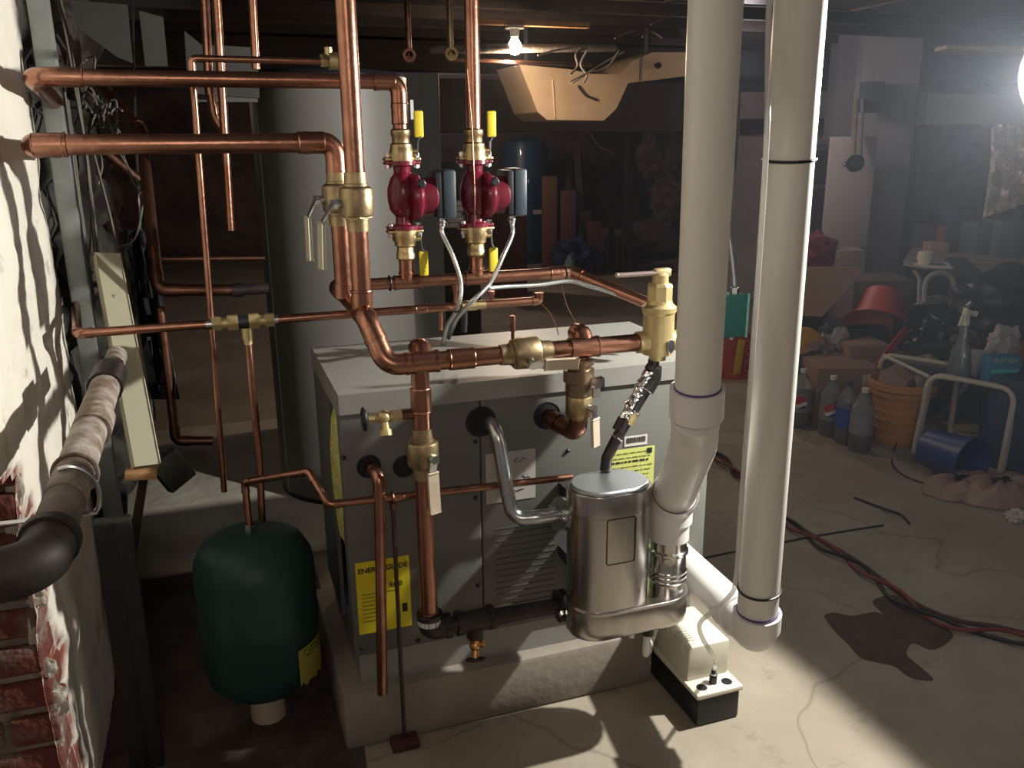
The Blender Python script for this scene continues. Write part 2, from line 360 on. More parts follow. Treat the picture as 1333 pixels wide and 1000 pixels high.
# joists run across the room, a main beam below them
for k, y in enumerate([.55+.46*i for i in range(24)]):
    MB().ab((-.9 if y > 4.9 else -.45, y-.022, 2.13), (8.0, y+.022, 2.325), .004).build('ceiling_joist', wood_dark, label='dark rough wooden joist crossing under the floor boards', cat='joist', group='ceiling joists')
MB().ab((-1.4, 6.2, 1.93), (8.0, 6.36, 2.13), .01).build('main_beam', wood_dark, label='heavy dark wooden beam under the joists behind the bare bulb', cat='beam')
# dark flat duct under the joists
g = thing('flat_duct', (.4, 2.8, 2.0), 'dark flat sheet metal duct under the ceiling behind the copper risers', 'duct')
MB().ab((.2, 2.7, 1.98), (3.6, 3.25, 2.12), .006).build('duct_body', dark_sheet, g)
for x in (.9, 1.8, 2.7): MB().ab((x-.015, 2.69, 1.972), (x+.015, 3.26, 2.125)).build('duct_seam', steel if x < 1 else dark_sheet, g)

# tan plenum: a trough shaped duct that climbs to the right
def duct_pt(px, py): return PY(px, py, 5.0)
prof = [(676, 84), (700, 146), (712, 156), (786, 157), (802, 142), (818, 108), (893, 99), (960, 88), (960, 60), (893, 68), (850, 68), (822, 80), (806, 97), (770, 96), (740, 90)]
g = thing('plenum_duct', duct_pt(745, 155), 'tan painted trough shaped duct hanging below the joists', 'duct')
MB().prism([duct_pt(*p) for p in prof], (0, .42, 0)).build('duct_body', duct_m, g, ang=25)
MB().tube([duct_pt(719, 104)+V((0, -.004, 0)), duct_pt(722, 154)+V((0, -.004, 0))], .006, 8).build('duct_seam', duct_m, g)
for px in (700, 860):
    c = duct_pt(px, 90)+V((0, .2, 0)); MB().ab((c.x-.012, c.y, c.z-.02), (c.x+.012, c.y+.003, 2.135)).build('hanger_strap', steel, g)
MB().tube([duct_pt(834, 72)+V((0, -.004, 0)), duct_pt(832, 105)+V((0, -.004, 0))], .004, 8).build('seam', dark_sheet, g)
MB().prism([duct_pt(x, y)+V((0, -.004, 0)) for x, y in ((852, 83), (858, 81), (861, 86), (856, 90), (851, 86))], (0, .006, 0)).build('hole', dark_in, g)
MB().tube(smoothcurve([duct_pt(752, 112)+V((0, -.01, 0)), duct_pt(762, 124)+V((0, -.01, 0)), duct_pt(776, 130)+V((0, -.01, 0))]), .008, 8).build('dark_strap', dark_sheet, g)
soff = mat('brown_soffit', (.10, .075, .065), .9)
MB().ab(PY(560, 172, 7.2)*1, PY(1085, 110, 7.2)+V((0, .6, 0))).build('box_beam', soff, label='brown boxed beam running along the back under the joists', cat='beam')
# cables hanging over the duct
for i, (pts, t) in enumerate([(((745, 108), (770, 92), (800, 74), (812, 68)), 4.6), (((742, 106), (765, 95), (790, 88), (806, 66)), 4.55), (((760, 108), (764, 98), (756, 84), (764, 66)), 4.58), (((742, 97), (752, 86), (750, 70), (765, 62)), 4.5),
        (((847, 32), (862, 24), (882, 17)), 4.4), (((800, 50), (812, 44), (826, 40)), 4.4), (((836, 48), (848, 41), (862, 49)), 4.4), (((700, 72), (722, 66), (748, 62)), 4.5)]):
    MB().tube(smoothcurve([T(x, y, t) for x, y in pts]), .006, 6).build('cable', cable_grey, label='loose grey cable sagging around the tan duct and joists', cat='cable', group='cables at the tan duct')
MB().tube([T(585, 78, 4.3), T(770, 84, 4.9)], .011, 10).build('ceiling_pipe', copper, label='thin copper pipe running level behind the bare bulb', cat='pipe')
MB().tube([T(560, 64, 4.3), T(585, 64, 4.3), T(800, 62, 4.9)], .022, 12).build('ceiling_pipe', grey_iron, label='dark pipe running along the joists behind the bulb', cat='pipe')
# bare bulb
bp_ = T(670, 60, 4.5)
g = thing('ceiling_bulb', bp_, 'glowing bare round bulb in a socket under the joists', 'light bulb')
MB().lathe([(.001, -.045), (.022, -.040), (.034, -.022), (.037, -.004), (.031, .016), (.020, .034), (.014, .045)], bp_).build('bulb', mat('lit_bulb', (1, .86, .70), .5, emit=14), g)
MB().cyl(bp_+V((0, 0, .045)), bp_+V((0, 0, .085)), .022, .026).cyl(bp_+V((0, 0, .085)), bp_+V((0, 0, .10)), .05).build('socket', cream_plastic, g)
MB().ab(bp_+V((-.25, -.02, .10)), bp_+V((.42, .03, .125))).build('mounting_board', wood, label='light wooden board carrying the bare bulb', cat='board')
# ------------------------------------------------------------------ floor marks and cords
def floor_poly(name, pts, z, m, **k):
    a = [PZ(x, y, z) for x, y in pts]; n_ = 3; b = []
    P = smoothcurve(a+[a[0]], 5)[:-1]
    q = MB(); q.rings([[p for p in P], [p+V((0, 0, .001)) for p in P]], True); return q.build(name, m, **k)
wet = mat('wet_concrete', (.075, .050, .042), .8, 0, (.10, .07, .055), 10, spec=.2)
floor_poly('damp_patch', [(1072, 802), (1085, 798), (1110, 802), (1138, 797), (1150, 800), (1136, 785), (1145, 778), (1168, 776), (1190, 790), (1205, 800), (1232, 818), (1240, 830), (1215, 846), (1188, 838), (1180, 852), (1190, 862), (1215, 885), (1185, 882), (1165, 868), (1140, 862), (1120, 856), (1105, 840), (1085, 820)], .001, wet, label='dark damp stain spread on the concrete floor under the cords', cat='stain', kind='stuff')
MB().tube(smoothcurve([PZ(900, 737, .002), PZ(915, 727, .002), PZ(1020, 706, .002), PZ(1080, 695, .002), PZ(1150, 684, .002)]), .004, 6).build('floor_cable', cord_black, label='thin black cable crossing the floor behind the plastic risers', cat='cable')
MB().tube(smoothcurve([PZ(1112, 648, .004), PZ(1150, 662, .008), PZ(1172, 670, .006), PZ(1184, 682, .004)]), .005, 6).tube([PZ(1150, 662, .008), PZ(1158, 666, .03)], .004, 6).build('twig', cord_black, label='short dark stick lying alone on the open floor', cat='stick')
base = [(905, 575), (925, 588), (960, 620), (1000, 660), (1035, 688), (1075, 713), (1110, 733), (1150, 762), (1195, 795), (1250, 818), (1300, 826), (1360, 840)]
BP = smoothcurve([PZ(x, y, .010) for x, y in base], 14)
def twist(ph, amp, sep=0):
    out = []; s = 0
    for i, p in enumerate(BP):
        if i: s += (p-BP[i-1]).length
        d = (BP[min(i+1, len(BP)-1)]-BP[max(i-1, 0)]).normalized(); n_ = V((-d.y, d.x, 0))
        a = s*17+ph; out.append(p + n_*(amp*math.sin(a)+sep*math.sin(s*2.1+1)) + V((0, 0, .006*math.cos(a)+.004)))
    return out
MB().tube(twist(0, .022), .0068, 8).build('extension_cord', cord_red, label='dull red cord twisted with a black one across the floor', cat='cord')
MB().tube(twist(math.pi, .022, .012), .0068, 8).build('extension_cord', cord_black, label='black cord twisted round the dull red one across the floor', cat='cord')
MB().tube(smoothcurve([p+V((.03, .045, -.004)) for p in BP[::10]], 8), .0075, 8).build('extension_cord', mat('brown_cord', (.07, .028, .022), .55), label='dark brown cord running straight beside the twisted pair', cat='cord')
dirt_shade = mat('dirt_shade_tone', (.045, .032, .028), .95, 0, (.09, .068, .055), 9, .4, 40)
MB().prism([(-.42, .9, .0005), (.16, .9, .0005), (.24, 1.83, .0005), (.24, 2.94, .0005), (-.42, 2.94, .0005)], (0, 0, .0015)).build('floor_dirt_shade', dirt_shade, kind='structure')  # dark brown sheet stands in for dirt and the unlit floor at left
# ------------------------------------------------------------------ concrete pad and boiler
YF = 1.86; ZB, ZT = .232, .868; XL = PY(440, 520, YF).x; XR = PY(915, 740, YF).x
ZT = PY(440, 521, YF).z; ZB = PY(463, 856, YF).z
YB = PZ(411, 458, ZT+.0).y
pad_m = mat('concrete_pad', (.27, .24, .20), .85, 0, (.20, .17, .14), 5, .12, 40)
MB().ab((XL-.04, YF-.03, 0), (1.04, YB+.05, .155), .012).build('boiler_pad', pad_m, label='low concrete pad under the grey boiler', cat='pad')
bo = thing('boiler', ((XL+XR)/2, YF, .155), 'grey sheet metal boiler cabinet with round pipe holes, on a concrete pad', 'boiler')
MB().ab((XL+.012, YF+.010, .155), (XR-.03, YB-.03, ZB+.02)).build('base', mat('base_enamel', (.24, .235, .215), .5), bo)
MB().ab((XL, YF-.006, ZT), (XR, YB, ZT+.012)).ab((XL, YF-.0065, ZT-.035), (XR, YF+.002, ZT+.0002)).ab((XL-.004, YF-.004, ZT-.035), (XL+.002, YB, ZT+.010)).build('top_panel', enamel_top, bo)
XM = PY(626, 600, YF).x
HO = [(480, 607, .027), (527, 607, .027), (626, 549, .037), (712, 541, .034)]
def panel(x0, x1, name):
    bm = bmesh.new(); z0, z1 = ZB, ZT-.0355
    holes = [(PY(a, b, YF).x, PY(a, b, YF).z, r) for a, b, r in HO]
    q = MB(); q.ab((x0, YF, z0), (x1, YF+.02, z1), .004); ob = q.build(name, enamel, bo)
    return ob
pl = panel(XL, XM-.001, 'front_panel'); pr_ = panel(XM+.001, XR-.055, 'front_panel')
MB().ab((XR-.053, YF+.004, ZB), (XR, YF+.02, ZT-.038), .003).build('corner_post', enamel_top, bo)
MB().ab((XR-.012, YF+.02, ZB), (XR, YB, ZT)).build('side_panel', enamel, bo)
MB().ab((XL, YF+.02, ZB), (XL+.012, YF+.05, ZT)).ab((XL+.03, YF+.02, ZB), (XL+.034, YB, ZT-.0)).ab((XL, YB-.28, ZB), (XL+.01, YB, ZT)).build('side_panel', mat('dull_enamel', (.10, .095, .09), .6), bo)
q = MB(); q.blob((XL+.012, YF+.105, ZB+.44), (.024, .075, .19), .10, 3, 4); q.build('insulation', insul, bo)
MB().ab((XL+.03, YB-.012, ZB), (XR, YB, ZT)).build('back_panel', enamel, bo)
for (a, b, r) in HO:
    c = PY(a, b, YF)
    MB().cyl(c+V((0, -.0012, 0)), c+V((0, .012, 0)), r, seg=32).build('pipe_hole', dark_in, bo)
    MB().torus(c+V((0, -.001, 0)), (0, 1, 0), r, .0016).build('hole_rim', black_plastic, bo)
for a, b in ((619, 520), (619, 575), (619, 648), (622, 762), (544, 834), (471, 844), (447, 596), (739, 587)):
    c = PY(a, b, YF); MB().lathe([(.006, 0), (.0055, .003), (.003, .005)], c, (0, -1, 0), 10).build('screw', black_plastic, bo)
for a, b, w_, h_, m_ in ((496, 538, .075, .026, white_label),):
    c = PY(a, b, YF-.001); MB().box(c, (w_, .001, h_)).build('sticker', m_, bo)
# wiring diagram sheet
def sheet(name, x0, y0, x1, y1, m_, off=.0012):
    a = PY(x0, y0, YF-off); b = PY(x1, y1, YF-off); b.z = PY(x0, y1, YF-off).z
    MB().ab((a.x, YF-off-.0005, a.z), (b.x, YF-off+.0005, b.z)).build(name, m_, bo); return a, b
a, b = sheet('diagram_label', 632, 592, 697, 657, mat('grey_paper', (.36, .35, .33), .7))
q = MB(); random.seed(3)
for k in range(14):
    x = a.x+random.uniform(.15, .85)*(b.x-a.x); z = b.z+random.uniform(.15, .85)*(a.z-b.z); x2 = min(max(x+random.uniform(-.03, .03), a.x+.01), b.x-.01)
    q.bar((x, YF-.0022, z), (x2, YF-.0022, z+.0002+random.uniform(-.01, .01)), .0018, .0008, (0, 1, 0))
q.build('diagram_lines', ink, bo)
a, b = sheet('barcode_label', 813, 569, 842, 582, white_label)
q = MB(); x = a.x+.006
while x < b.x-.006: wd = random.choice((.001, .002, .003)); q.ab((x, YF-.0028, b.z+.009), (x+wd, YF-.002, a.z-.004)); x += wd+random.choice((.0015, .0025))
q.build('bars', ink, bo)
a, b = sheet('rating_label', 792, 588, 848, 690, lime_label)
q = MB(); random.seed(5)
for i in range(12):
    z = a.z-.012-i*.0125; x = a.x+.006
    while x < b.x-.02:
        l = random.uniform(.004, .018); hh = .0045 if i == 2 else .0013
        q.ab((x, YF-.0028, z), (min(x+l, b.x-.006), YF-.002, z+hh)); x += l+.004
q.ab((b.x-.022, YF-.0028, a.z-.018), (b.x-.008, YF-.002, a.z-.004)); q.build('print', ink, bo)
a, b = sheet('energy_label', 462, 734, 537, 828, yellow_label)
W = b.x-a.x; Hh = a.z-b.z
tm = text_mesh('ENERGYGUIDE', W*.138, (a.x+W*.04, YF-.002, a.z-Hh*.15), (1, 0, 0), (0, 0, 1), .0006, .0005); tm.build('title', ink, bo, smooth=False)
q = MB(); q.ab((a.x+W*.08, YF-.0025, a.z-Hh*.455), (a.x+W*.72, YF-.002, a.z-Hh*.447)).ab((a.x+W*.83, YF-.0025, a.z-Hh*.78), (a.x+W*.93, YF-.002, a.z-Hh*.66))
q.ab((a.x+W*.50, YF-.0025, a.z-Hh*.27), (a.x+W*.515, YF-.002, a.z-Hh*.17)).ab((a.x+W*.45, YF-.0025, a.z-Hh*.275), (a.x+W*.565, YF-.002, a.z-Hh*.265))
for i in range(7): q.ab((a.x+W*.08, YF-.0025, a.z-Hh*(.50+i*.055)), (a.x+W*(.3+.3*((i*37) % 5)/5), YF-.002, a.z-Hh*(.494+i*.055)))
q.build('print', ink, bo)
text_mesh('86.0', W*.15, (a.x+W*.60, YF-.002, a.z-Hh*.40), (1, 0, 0), (0, 0, 1), .0005).build('figures', ink, bo, smooth=False)
# ------------------------------------------------------------------ copper piping around the boiler
R = .0205
YM = 1.74
beige_g = mat('worn_beige_grip', (.42, .40, .30), .5, .2)
zm = PY(600, 467, YM).z
hp = PY(468, 330, 1.83); hx = hp.x
zh = PY(471, 412, 1.80).z
X3 = V((1, 0, 0)); Y3 = V((0, 1, 0)); Z3 = V((0, 0, 1))
def at(px, py, y): return PY(px, py, y)
EX = T(842, 452, 2.0)
mx_end = at(834, 452, YM).x; zm2 = zm
# riser 1
zv1 = at(463, 263, 1.83).z
riser = pipe_run('copper_riser', [(hx, 1.83, 2.14), (hx, 1.83, zh+R)], R, copper, 'thick copper riser running from the ceiling down into the diagonal header')
MB().cyl((hx, 1.83, zh+R*.6), (hx, 1.83, zh+.05), R*1.14).torus((hx, 1.83, zh+.05), Z3, R*1.07, .003).build('tee_collar', copper, riser)
ball_valve('ball_valve', (hx, 1.83, zv1), Z3, R*.98, old_brass, 'brass ball valve on the thick riser, lever hanging to its left', (-.05, 0, -1), .125, beige_g, (-1, -.25, -.05), bend_out=.028)
# pipe 2: from the left wall, level run, drop into the header
z2 = at(395, 186, 1.98).z; hx2 = at(443, 300, 1.98).x
p2 = pipe_run('copper_pipe', [(-.315, 2.30, z2-.01), (-.315, 1.98, z2), (hx2, 1.98, z2), (hx2, 1.98, zh+R)], R, copper, 'lower of the two thick level copper pipes coming off the left wall', bend=.033,
    couple=[((at(405, 186, 1.98).x, 1.98, z2), X3), ((at(62, 186, 1.98).x, 1.98, z2), X3)])
MB().cyl((hx2, 1.98, zh+R*.6), (hx2, 1.98, zh+.045), R*1.13).build('tee_collar', copper, p2)
zv2 = at(441, 258, 1.98).z
ball_valve('ball_valve', (hx2, 1.98, zv2), Z3, R*.98, old_brass, 'brass ball valve behind the riser valve, lever hanging furthest left', (-.02, 0, -1), .125, beige_g, (-1, -.2, -.05), bend_out=.022)
# header and main
c1 = at(473, 424, 1.79); c1 = V((hx, 1.79, zh)); c2 = at(503, 468, YM); c2.z = zm
main = pipe_run('copper_header', [(hx, 2.19, zh), c1, c2 + V((0, .0, 0)), (mx_end, YM, zm)], R, copper, 'thick copper header bending down to run level above the boiler front', bend=.038,
    couple=[(((at(600, 467, YM)).x, YM, zm), X3)])
MB().sphere((hx, 2.19, zh), R*1.16).cyl((hx, 2.19, zh), (hx, 2.13, zh), R*1.15).build('end_cap', copper, main)
for px, up in ((549, .030), (760, .034)):
    x = at(px, 462, YM).x
    q = MB(); q.tube([(x-.034, YM, zm), (x+.034, YM, zm)], R*1.15).tube([(x-.036, YM, zm), (x-.030, YM, zm)], R*1.22).tube([(x+.030, YM, zm), (x+.036, YM, zm)], R*1.22)
    q.tube([(x+.004, YM+.002, zm), (x+.006, YM+.03, zm+up-.008), (x+.006, YM+.055, zm+up-.012)], R*1.14, 16, .02).sphere((x+.006, YM+.03, zm+up-.012), R*1.16)
    q.build('tee', copper, main)
xv = at(684, 459, YM).x
bv = ball_valve('ball_valve', (xv, YM, zm), X3, R*.98, old_brass, 'big brass ball valve on the level main, lever lying to the right', (1, 0, -.04), .10, mat('beige_grip', (.50, .42, .32), .6, 0, (.42, .34, .25), 20), (0, -1, -.35), bend_out=.002)
q = MB(); a = V((xv-.028, YM+.004, zm+.02)); q.cyl(a, a+V((0, 0, .05)), .004).cyl(a+V((0, 0, .03)), a+V((0, 0, .065)), .006); q.build('bleeder', copper_dull, bv)
# boiler drop
xd = at(553, 650, YM).x; zd = at(562, 806, YM).z; zi = at(640, 803, YM).z
drop = pipe_run('copper_drop', [(xd, YM, zm), (xd, YM, zd)], R*.97, copper, 'thick copper drop pipe standing in front of the boiler left of centre', couple=[((xd, YM, at(550, 520, YM).z), Z3)])
for k in range(3): MB().torus((xd, YM, zd+.02+.012*k), Z3, R*1.0, .0018).build('wrap', copper, drop) if k == 0 else None
MB().lathe([(R*1.02, -.02), (R*1.35, -.017), (R*1.35, .0), (R*1.02, .004)], (xd, YM, zd+.008)).build('white_sealant', mat('sealant', (.6, .62, .6), .6), drop)
ball_valve('ball_valve', (xd, YM, at(552, 590, YM).z), Z3, R*.95, old_brass, 'brass ball valve on the copper drop, beige lever hanging in front', (.03, 0, -1), .125, mat('beige_grip', (.5, .42, .32)), (.30, -1, 0), bend_out=-.012)
# hose bib on the drop
zb = at(545, 538, YM).z; hb = thing('drain_valve', (xd-.03, YM, zb), 'small brass drain tap with black handwheel beside the copper drop', 'valve')
xl = at(475, 540, YM).x; W_ = xd-R-xl
MB().cyl((xd-R*.8, YM, zb), (xd-R-.028, YM, zb), .0105).build('copper_stub', copper_dull, hb)
q = MB(); q.cyl((xd-R-.024, YM, zb), (xd-R-.045, YM, zb), .0135, seg=6).cyl((xd-R-.040, YM, zb), (xd-R-.075, YM, zb), .0105).sphere((xd-R-.062, YM, zb), .0155).cyl((xd-R-.062, YM, zb), (xd-R-.062, YM-.01, zb-.030), .010).cyl((xd-R-.062, YM-.009, zb-.026), (xd-R-.062, YM-.014, zb-.038), .0135).cyl((xd-R-.075, YM, zb), (xd-R-.096, YM, zb), .010, seg=6)
q.build('body', brass_pale, hb)
q = MB(); c = V((xd-R-.104, YM, zb)); q.torus(c, X3, .022, .0045, 24).cyl(c-V((.004, 0, 0)), c+V((.012, 0, 0)), .007)
for k in range(5): a = 2*math.pi*k/5; q.bar(c, c+V((0, math.cos(a), math.sin(a)))*.022, .006, .005)
q.build('handwheel', black_plastic, hb)
# iron return line from the drop to the vessel
xf = at(733, 787, 1.72).x
irn = thing('iron_pipe_run', (xd, YM, zi), 'black iron pipe from the copper drop to the steel vessel', 'pipe')
q = MB(); q.tube([(xd, YM, zi+.035), (xd, YM, zi), (xd+.045, YM, zi)], R*1.35, 20, .03); q.tube([(xd, YM, zi+.03), (xd, YM, zi+.042)], R*1.5).tube([(xd+.036, YM, zi), (xd+.050, YM, zi)], R*1.5); q.build('elbow', iron, irn)
MB().cyl((xd+.04, YM, zi), (xf+.0, YM-.01, zi), R*.98).build('nipple', iron, irn)
xt = at(618, 805, YM).x
q = MB(); q.tube([(xt-.042, YM, zi), (xt+.042, YM, zi)], R*1.28).tube([(xt-.046, YM, zi), (xt-.034, YM, zi)], R*1.48).tube([(xt+.034, YM, zi), (xt+.046, YM, zi)], R*1.48).cyl((xt, YM, zi), (xt, YM, zi-.045), R*1.0).build('tee', iron, irn)
dv = thing('drain_valve', (xt, YM, zi-.05), 'small copper coloured boiler drain hanging under the black iron tee', 'valve')
q = MB(); q.cyl((xt, YM, zi-.044), (xt, YM, zi-.064), .012).sphere((xt, YM, zi-.068), .015).cyl((xt, YM, zi-.068), (xt+.018, YM-.012, zi-.060), .009).cyl((xt, YM, zi-.07), (xt-.004, YM-.012, zi-.095), .009).build('body', mat('orange_brass', (.80, .42, .18), .3, 1), dv)
c = V((xt-.004, YM-.014, zi-.098)); q = MB(); q.torus(c, (-.1, -.5, -1), .021, .004, 24)
for k in range(3):
    x_, y_ = frame(V((-.1, -.5, -1))); a = math.pi*k/3; d = (x_*math.cos(a)+y_*math.sin(a))*.021; q.bar(c-d, c+d, .006, .005)
q.build('handwheel', iron, dv)
def flange(root, c, d, r, m=iron, bolts=True):
    c = V(c); d = V(d).normalized(); x, y = frame(d)
    MB().cyl(c-d*.011, c-d*.003, r).cyl(c+d*.003, c+d*.011, r).cyl(c-d*.003, c+d*.003, r*.8).build('flange', m, root)
    q = MB()
    for k in range(2):
        o = x*((-1)**k)*r*.78; q.cyl(c+o-d*.020, c+o+d*.020, .0045).cyl(c+o+d*.011, c+o+d*.018, .009, seg=6).cyl(c+o-d*.011, c+o-d*.018, .009, seg=6)
    q.build('bolt_pair', chrome, root)
flange(irn, (xf, YM-.01, zi), X3, .040)
# copper line from the left hole down to the pad
h1 = at(480, 607, YF); zp = at(490, 612, 1.80).z
pipe_run('relief_discharge_pipe', [h1+V((0, .01, 0)), (h1.x+.012, 1.795, h1.z-.002), (at(492, 800, 1.795).x, 1.795, .17)], .0125, copper, 'copper pipe out of the left boiler hole, dropping to the pad', bend=.024)
# fill line and expansion tank
tc_ = PZ(337, 952, 0); tx, ty = PZ(337, 940, 0).x, PZ(337, 940, 0).y+.02
YT = ty; rt = .5*(at(417, 800, YT).x-at(257, 800, YT).x)*.985; tx = at(337, 800, YT).x
tk = thing('expansion_tank', (tx, ty, 0), 'dark green bladder expansion tank standing on a short pipe foot', 'tank')
zt1 = at(336, 688, ty).z; zt0 = at(336, 896, ty).z
q = MB(); H_ = zt1-zt0
q.lathe([(.001, zt0+.0), (rt*.35, zt0+.004), (rt*.72, zt0+.022), (rt*.93, zt0+.055), (rt*.985, zt0+.10), (rt, zt0+H_*.44), (rt*1.012, zt0+H_*.47), (rt*1.012, zt0+H_*.50), (rt, zt0+H_*.53), (rt, zt0+H_-.10), (rt*.97, zt0+H_-.07), (rt*.84, zt0+H_-.035), (rt*.55, zt0+H_-.012), (rt*.2, zt0+H_-.002), (.001, zt0+H_)], (tx, ty, 0), seg=48)
q.build('tank_body', green_paint, tk)
MB().cyl((tx, ty, .0), (tx, ty, zt0+.02), rt*.30, seg=32).build('foot', mat('tan_foot', (.46, .39, .30), .8), tk)
MB().cyl((tx, ty, zt1-.004), (tx, ty, zt1+.014), .014, seg=6).build('collar', steel, tk)
a0, a1 = math.radians(-57), math.radians(-18); zz0, zz1 = at(395, 855, ty).z, at(395, 818, ty).z; ring = []
for k in range(13):
    a = a0+(a1-a0)*k/12; j = .004*math.sin(k*2.3) if k else .0
    ring.append((tx+(rt+.0025)*math.cos(a), ty+(rt+.0025)*math.sin(a), j))
q = MB(); q.rings([[V((x, y, zz0-.004+j+ (.006*math.sin(i*1.7)))) for i, (x, y, j) in enumerate(ring)], [V((x, y, zz1+.012)) for x, y, j in ring]], False, False); q.build('yellow_sticker', mat('faded_yellow_label', (.33, .29, .05), .6), tk, label='torn yellow sticker')
q = MB()
for row in range(3):
    for k in range(2, 11, 1):
        x, y, j = ring[k]; x2, y2, _ = ring[k+1]; z = zz1+.004-row*.009
        if (k*7+row*3) % 4: q.bar((x*1.0+(x-tx)*.004, y+(y-ty)*.004, z), (x2+(x2-tx)*.004, y2+(y2-ty)*.004, z), .0016, .0014, (0, 0, 1))
q.build('sticker_print', ink, tk)
fr = .0085
pipe_run('fill_line', [(tx-.002, ty, zt1+.012), (tx-.002, ty, at(331, 626, ty).z), at(402, 614, 1.86), at(428, 657, 1.80), at(640, 633, 1.80), at(745, 621, 1.80)], fr, copper, 'thin copper line from the green tank across the boiler front', bend=.018,
    couple=[(at(519, 648, 1.80), X3)])
# stand rod
sx = at(520, 700, 1.74).x; ft = PZ(524, 962, .0); ft.y = min(ft.y, YF-.056)
rd = thing('support_rod', (ft.x, ft.y, 0), 'thin threaded rod propping the fill line from a rusty foot', 'rod')
MB().tube([(sx, 1.80, at(520, 652, 1.80).z), (ft.x, ft.y, .02)], .0048, 10).build('rod', rod_m, rd)
MB().ab((ft.x-.034, ft.y-.022, 0), (ft.x+.034, ft.y+.022, .022), .004).build('foot_plate', rust, rd)
MB().torus(V((sx, 1.80, at(520, 647, 1.80).z)), X3, .012, .003).cyl((sx, 1.80, at(520, 652, 1.80).z), (sx, 1.80, at(520, 662, 1.80).z), .007).build('clamp', copper_dull, rd)
# grey bent conduit from the boiler hole to the vessel
gt = pipe_run('steel_bend_pipe', [at(630, 549, YF+.005), at(646, 553, 1.78), at(660, 640, 1.755), at(668, 676, 1.74), at(700, 673, 1.72), at(728, 669, 1.72)], .0165, steel, 'smooth grey steel pipe bending from the boiler down to the vessel', bend=.06, fit=False)
flange(gt, at(732, 669, 1.72), V((1, .15, -.25)), .040, steel)
# circuit with union and ball valve, right of centre
yh = 1.745; e = at(748, 566, yh); hh = at(714, 541, YF)
xq = at(753, 520, yh).x
rt_ = pipe_run('boiler_outlet_pipe', [hh+V((0, .01, 0)), (at(722, 548, 1.83).x, 1.83, at(722, 548, 1.83).z), (xq, yh, e.z), (xq+.002, yh, zm-R)], R*.95, copper_dull, 'dull copper outlet leaving the boiler and rising into the main', bend=.03)
ball_valve('ball_valve', (xq+.001, yh, at(752, 528, yh).z), Z3, R*.85, brass, 'brass ball valve under the union right of the boiler centre', (.05, 0, -1), .085, mat('beige_grip', (.5, .42, .32)), (.55, -1, 0), bend_out=.002)
un = thing('pipe_union', (xq, yh, at(753, 487, yh).z), 'tarnished brass union just below the level main, bright bolt on it', 'pipe fitting')
zc_ = at(753, 487, yh).z
MB().lathe([(R*1.2, -.055), (R*1.5, -.05), (R*1.5, -.02), (R*1.75, -.016), (R*1.75, .012), (R*1.35, .014), (R*1.35, .022), (R*1.7, .024), (R*1.7, .034), (R*1.2, .036)], (xq, yh, zc_)).build('union_body', mat('dark_brass', (.30, .22, .15), .4, 1), un)
MB().cyl((xq+.025, yh-.03, zc_-.012), (xq+.03, yh-.05, zc_-.014), .011, seg=6).ab((xq+.014, yh-.05, zc_-.045), (xq+.032, yh-.042, zc_-.024)).build('bolt', chrome, un)
MB().ab((xq+.050, yh-.012, zc_-.045), (xq+.062, yh+.012, zc_-.012), .003).cyl((xq+.02, yh, zc_-.028), (xq+.05, yh, zc_-.028), .004).build('knob', black_plastic, un)
# relief valve
rx = at(857, 430, YM).x
rv = thing('relief_valve', (rx, YM, zm), 'tall pale brass safety relief valve at the right end of the main', 'valve')
zz = lambda py: at(857, py, YM).z
q = MB(); q.lathe([(.020, zz(468)), (.020, zz(462)), (.0365, zz(460)), (.0365, zz(408)), (.040, zz(405)), (.040, zz(399)), (.031, zz(395)), (.029, zz(390))], (rx, YM, 0))
q.lathe([(.030, zz(395)), (.030, zz(372)), (.026, zz(369))], (rx, YM, 0), seg=8).lathe([(.019, zz(372)), (.019, zz(358)), (.012, zz(355))], (rx, YM, 0)).build('body', brass_pale, rv, ang=30)
MB().cyl((rx-.03, YM, zm), (mx_end-.01, YM, zm), R*1.25).cyl((rx, YM, at(857, 445, YM).z), (rx+.075, YM, at(857, 445, YM).z), .024).cyl((rx+.06, YM, at(857, 445, YM).z), (rx+.08, YM, at(857, 445, YM).z), .03).build('port', brass_pale, rv)
MB().box((rx+.004, YM, zz(355)), (.042, .018, .020), None, .005).build('cap', brass_pale, rv)
MB().cyl((rx-.012, YM-.004, zz(355)), (rx-.105, YM+.01, zz(356)), .0055).sphere((rx-.105, YM+.01, zz(356)), .006).build('lever', mat('pinkish_steel', (.45, .36, .33), .4, .8), rv)
c = V((rx+.012, YM-.0375, zz(447))); MB().lathe([(.001, 0), (.0105, 0), (.0115, -.002), (.0105, -.0035), (.001, -.004)], c, (-.3, 1, 0), sx=1, sy=1.5).build('oval_tag', steel, rv)
